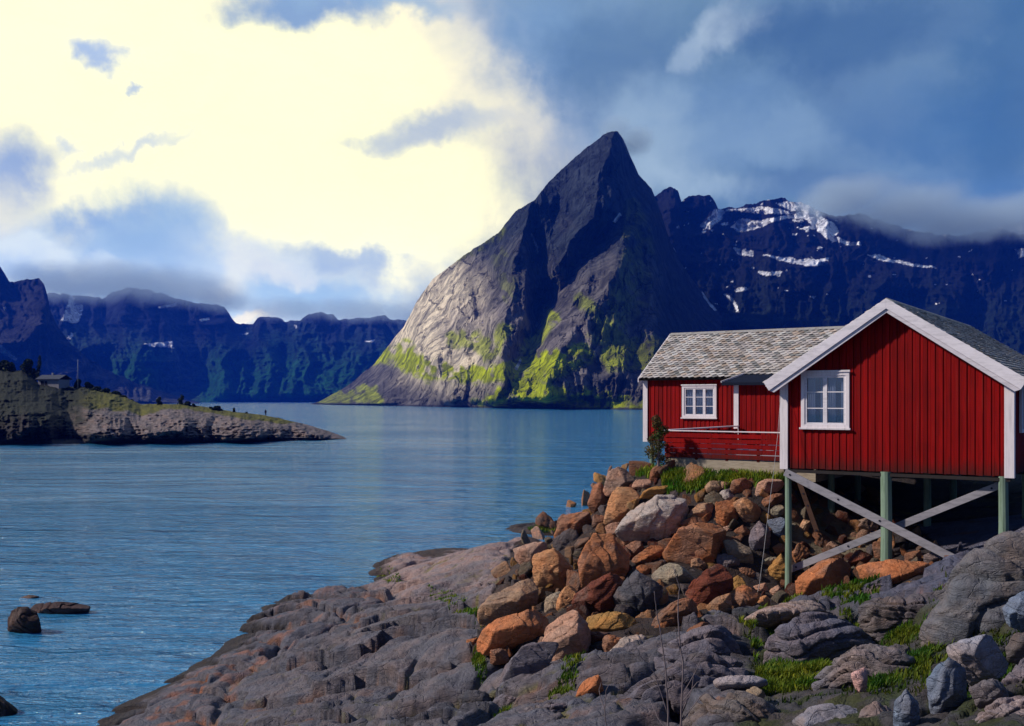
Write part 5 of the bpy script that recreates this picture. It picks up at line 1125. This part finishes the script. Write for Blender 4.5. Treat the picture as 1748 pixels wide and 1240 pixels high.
# ------------------------------------------------------------------ things on the headland
def pn_top(u): return float(pl(PN_TOP, u))
def pn_d(u): return float(np.interp(u, [-220, 60, 200, 300, 480, 592], [270, 245, 240, 228, 222, 210]))
hb = P(92, 659, 238); hs = empty('house', (hb[0], hb[1], hb[2] - .9), R(-12)); tag(hs, 'small white house with a dark roof among trees on the headland', 'house')
m = MB(); m.box(-3.4, 3.4, -2.4, 2.4, 0, 2.9); m.build('wall', M['farwhite'], hs)
m = MB(); m.prism([(-4., -2.9, 2.9), (4., -2.9, 2.9), (4., 0, 4.1), (-4., 0, 4.1)], [(-4., -2.9, 3.08), (4., -2.9, 3.08), (4., 0, 4.3), (-4., 0, 4.3)]); m.prism([(-4., 2.9, 2.9), (4., 2.9, 2.9), (4., 0, 4.1), (-4., 0, 4.1)], [(-4., 2.9, 3.08), (4., 2.9, 3.08), (4., 0, 4.3), (-4., 0, 4.3)])
hs.scale = (.82, .82, .82)
rf = m.build('roof', M['farroof'], hs); m = MB(); m.box(-.6, -.1, -.25, .25, 4.1, 4.9); m.build('chimney', M['farwhite'], rf)
for x0, x1 in [(-2.5, -1.5), (-1.2, -.4)]:
    m = MB(); m.box(x0, x1, -2.46, -2.41, 1.2, 2.5); m.build('window', M['cloth'], hs)
m = MB(); m.tube([P(133, 664, 236), P(133, 614, 236)], [.09, .05], 6); fp = m.build('flagpole', M['steel'], smooth=True); tag(fp, 'thin pale pole standing right of the white house', 'pole')
b = P(453.5, 711, 221); pe = []
# a tiny standing figure in dark clothes, one skinned body
def person(base, h):
    V = [(0, 0, .52), (0, 0, .66), (0, .0, .80), (0, 0, .86), (0, -.005, .93), (0, 0, .99), (.05, 0, .5), (.055, .01, .27), (.055, 0, .04), (.055, -.07, .02), (-.05, 0, .5), (-.055, -.01, .27), (-.06, 0, .04), (-.06, -.07, .02), (.1, 0, .8), (.13, 0, .64), (.12, -.03, .5), (-.1, 0, .8), (-.13, 0, .64), (-.12, -.03, .5)]
    E = [(0, 1), (1, 2), (2, 3), (3, 4), (4, 5), (0, 6), (6, 7), (7, 8), (8, 9), (0, 10), (10, 11), (11, 12), (12, 13), (2, 14), (14, 15), (15, 16), (2, 17), (17, 18), (18, 19)]
    rad = [.085, .085, .08, .035, .055, .045, .06, .042, .028, .02, .06, .042, .028, .02, .04, .03, .02, .04, .03, .02]
    me = bpy.data.meshes.new('person'); me.from_pydata([(x * h, y * h, z * h) for x, y, z in V], E, []); me.materials.append(M['cloth']); o = link('person', me, None, base)
    sk = o.modifiers.new('skin', 'SKIN'); 

    for i, v in enumerate(me.skin_vertices[0].data): v.radius = (rad[i] * h, rad[i] * h); v.use_root = (i == 0)
    o.modifiers.new('sub', 'SUBSURF').render_levels = 2
    return o
try:
    bm = bmesh.new(); bm.free()
    pe = person(tuple(b), 1.55); tag(pe, 'person in dark clothes standing alone near the tip of the headland', 'person')
except Exception as ex: print('person failed', ex)
gs = 'dark shrubs and small trees on the headland'
for i, (u, vb, w_, h_, lb) in enumerate([
  (8, 640, 5., 3.4, 'dark round tree at the left edge of the headland'), (26, 643, 5, 3.2, 'dark low tree second from the left edge'), (50, 648, 4.5, 4.6, 'tall dark tree just left of the white house'), (66, 644, 1.6, 5., 'thin dark tree touching the left wall of the white house'), (103, 660, 1.7, 2.6, 'dark shrub before the front wall of the white house'),
  (133, 664, 2.2, 2.1, 'dark shrub at the foot of the pale pole'), (149, 668, 2.6, 2., 'dark shrub right of the pale pole'), (168, 674, 4, 1.8, 'low dark bush at the start of the hedge row'), (180, 678, 4, 1.9, 'low dark bush in the middle of the hedge row'), (194, 682, 4, 1.8, 'dark bush on the steep grassy slope'), (208, 688, 3.5, 1.6, 'dark bush low on the grassy slope'),
  (226, 690, 2, 1.0, 'tiny bush at the end of the slope'), (271, 693, 1.7, 1.9, 'small dark conical shrub left of the bigger pair'), (311, 695, 2.0, 2.5, 'conical dark shrub, tallest on the low part of the headland'), (322, 696, 2.2, 1.2, 'low green bush touching the tallest conical shrub'), (331, 698, 1.6, 1., 'small bush right of the low green bush'), (362, 701, 1.6, .8, 'tiny dark bush left of the wide low bush'), (369, 702, 3., 1.0, 'wide low dark bush on the rock crest'), (400, 705, .9, 1.0, 'thin sapling between the low bush and the person'), (421, 708, .9, .5, 'smallest bush left of the person'),
]): bush('shrub', lb, u, vb + 3, pn_d(u) - 3, w_, h_ + .4, 1500 if w_ > 2.1 else 600, .5 if w_ > 2.1 else .3, 'fir', 40 + i, group=gs, parts=4)
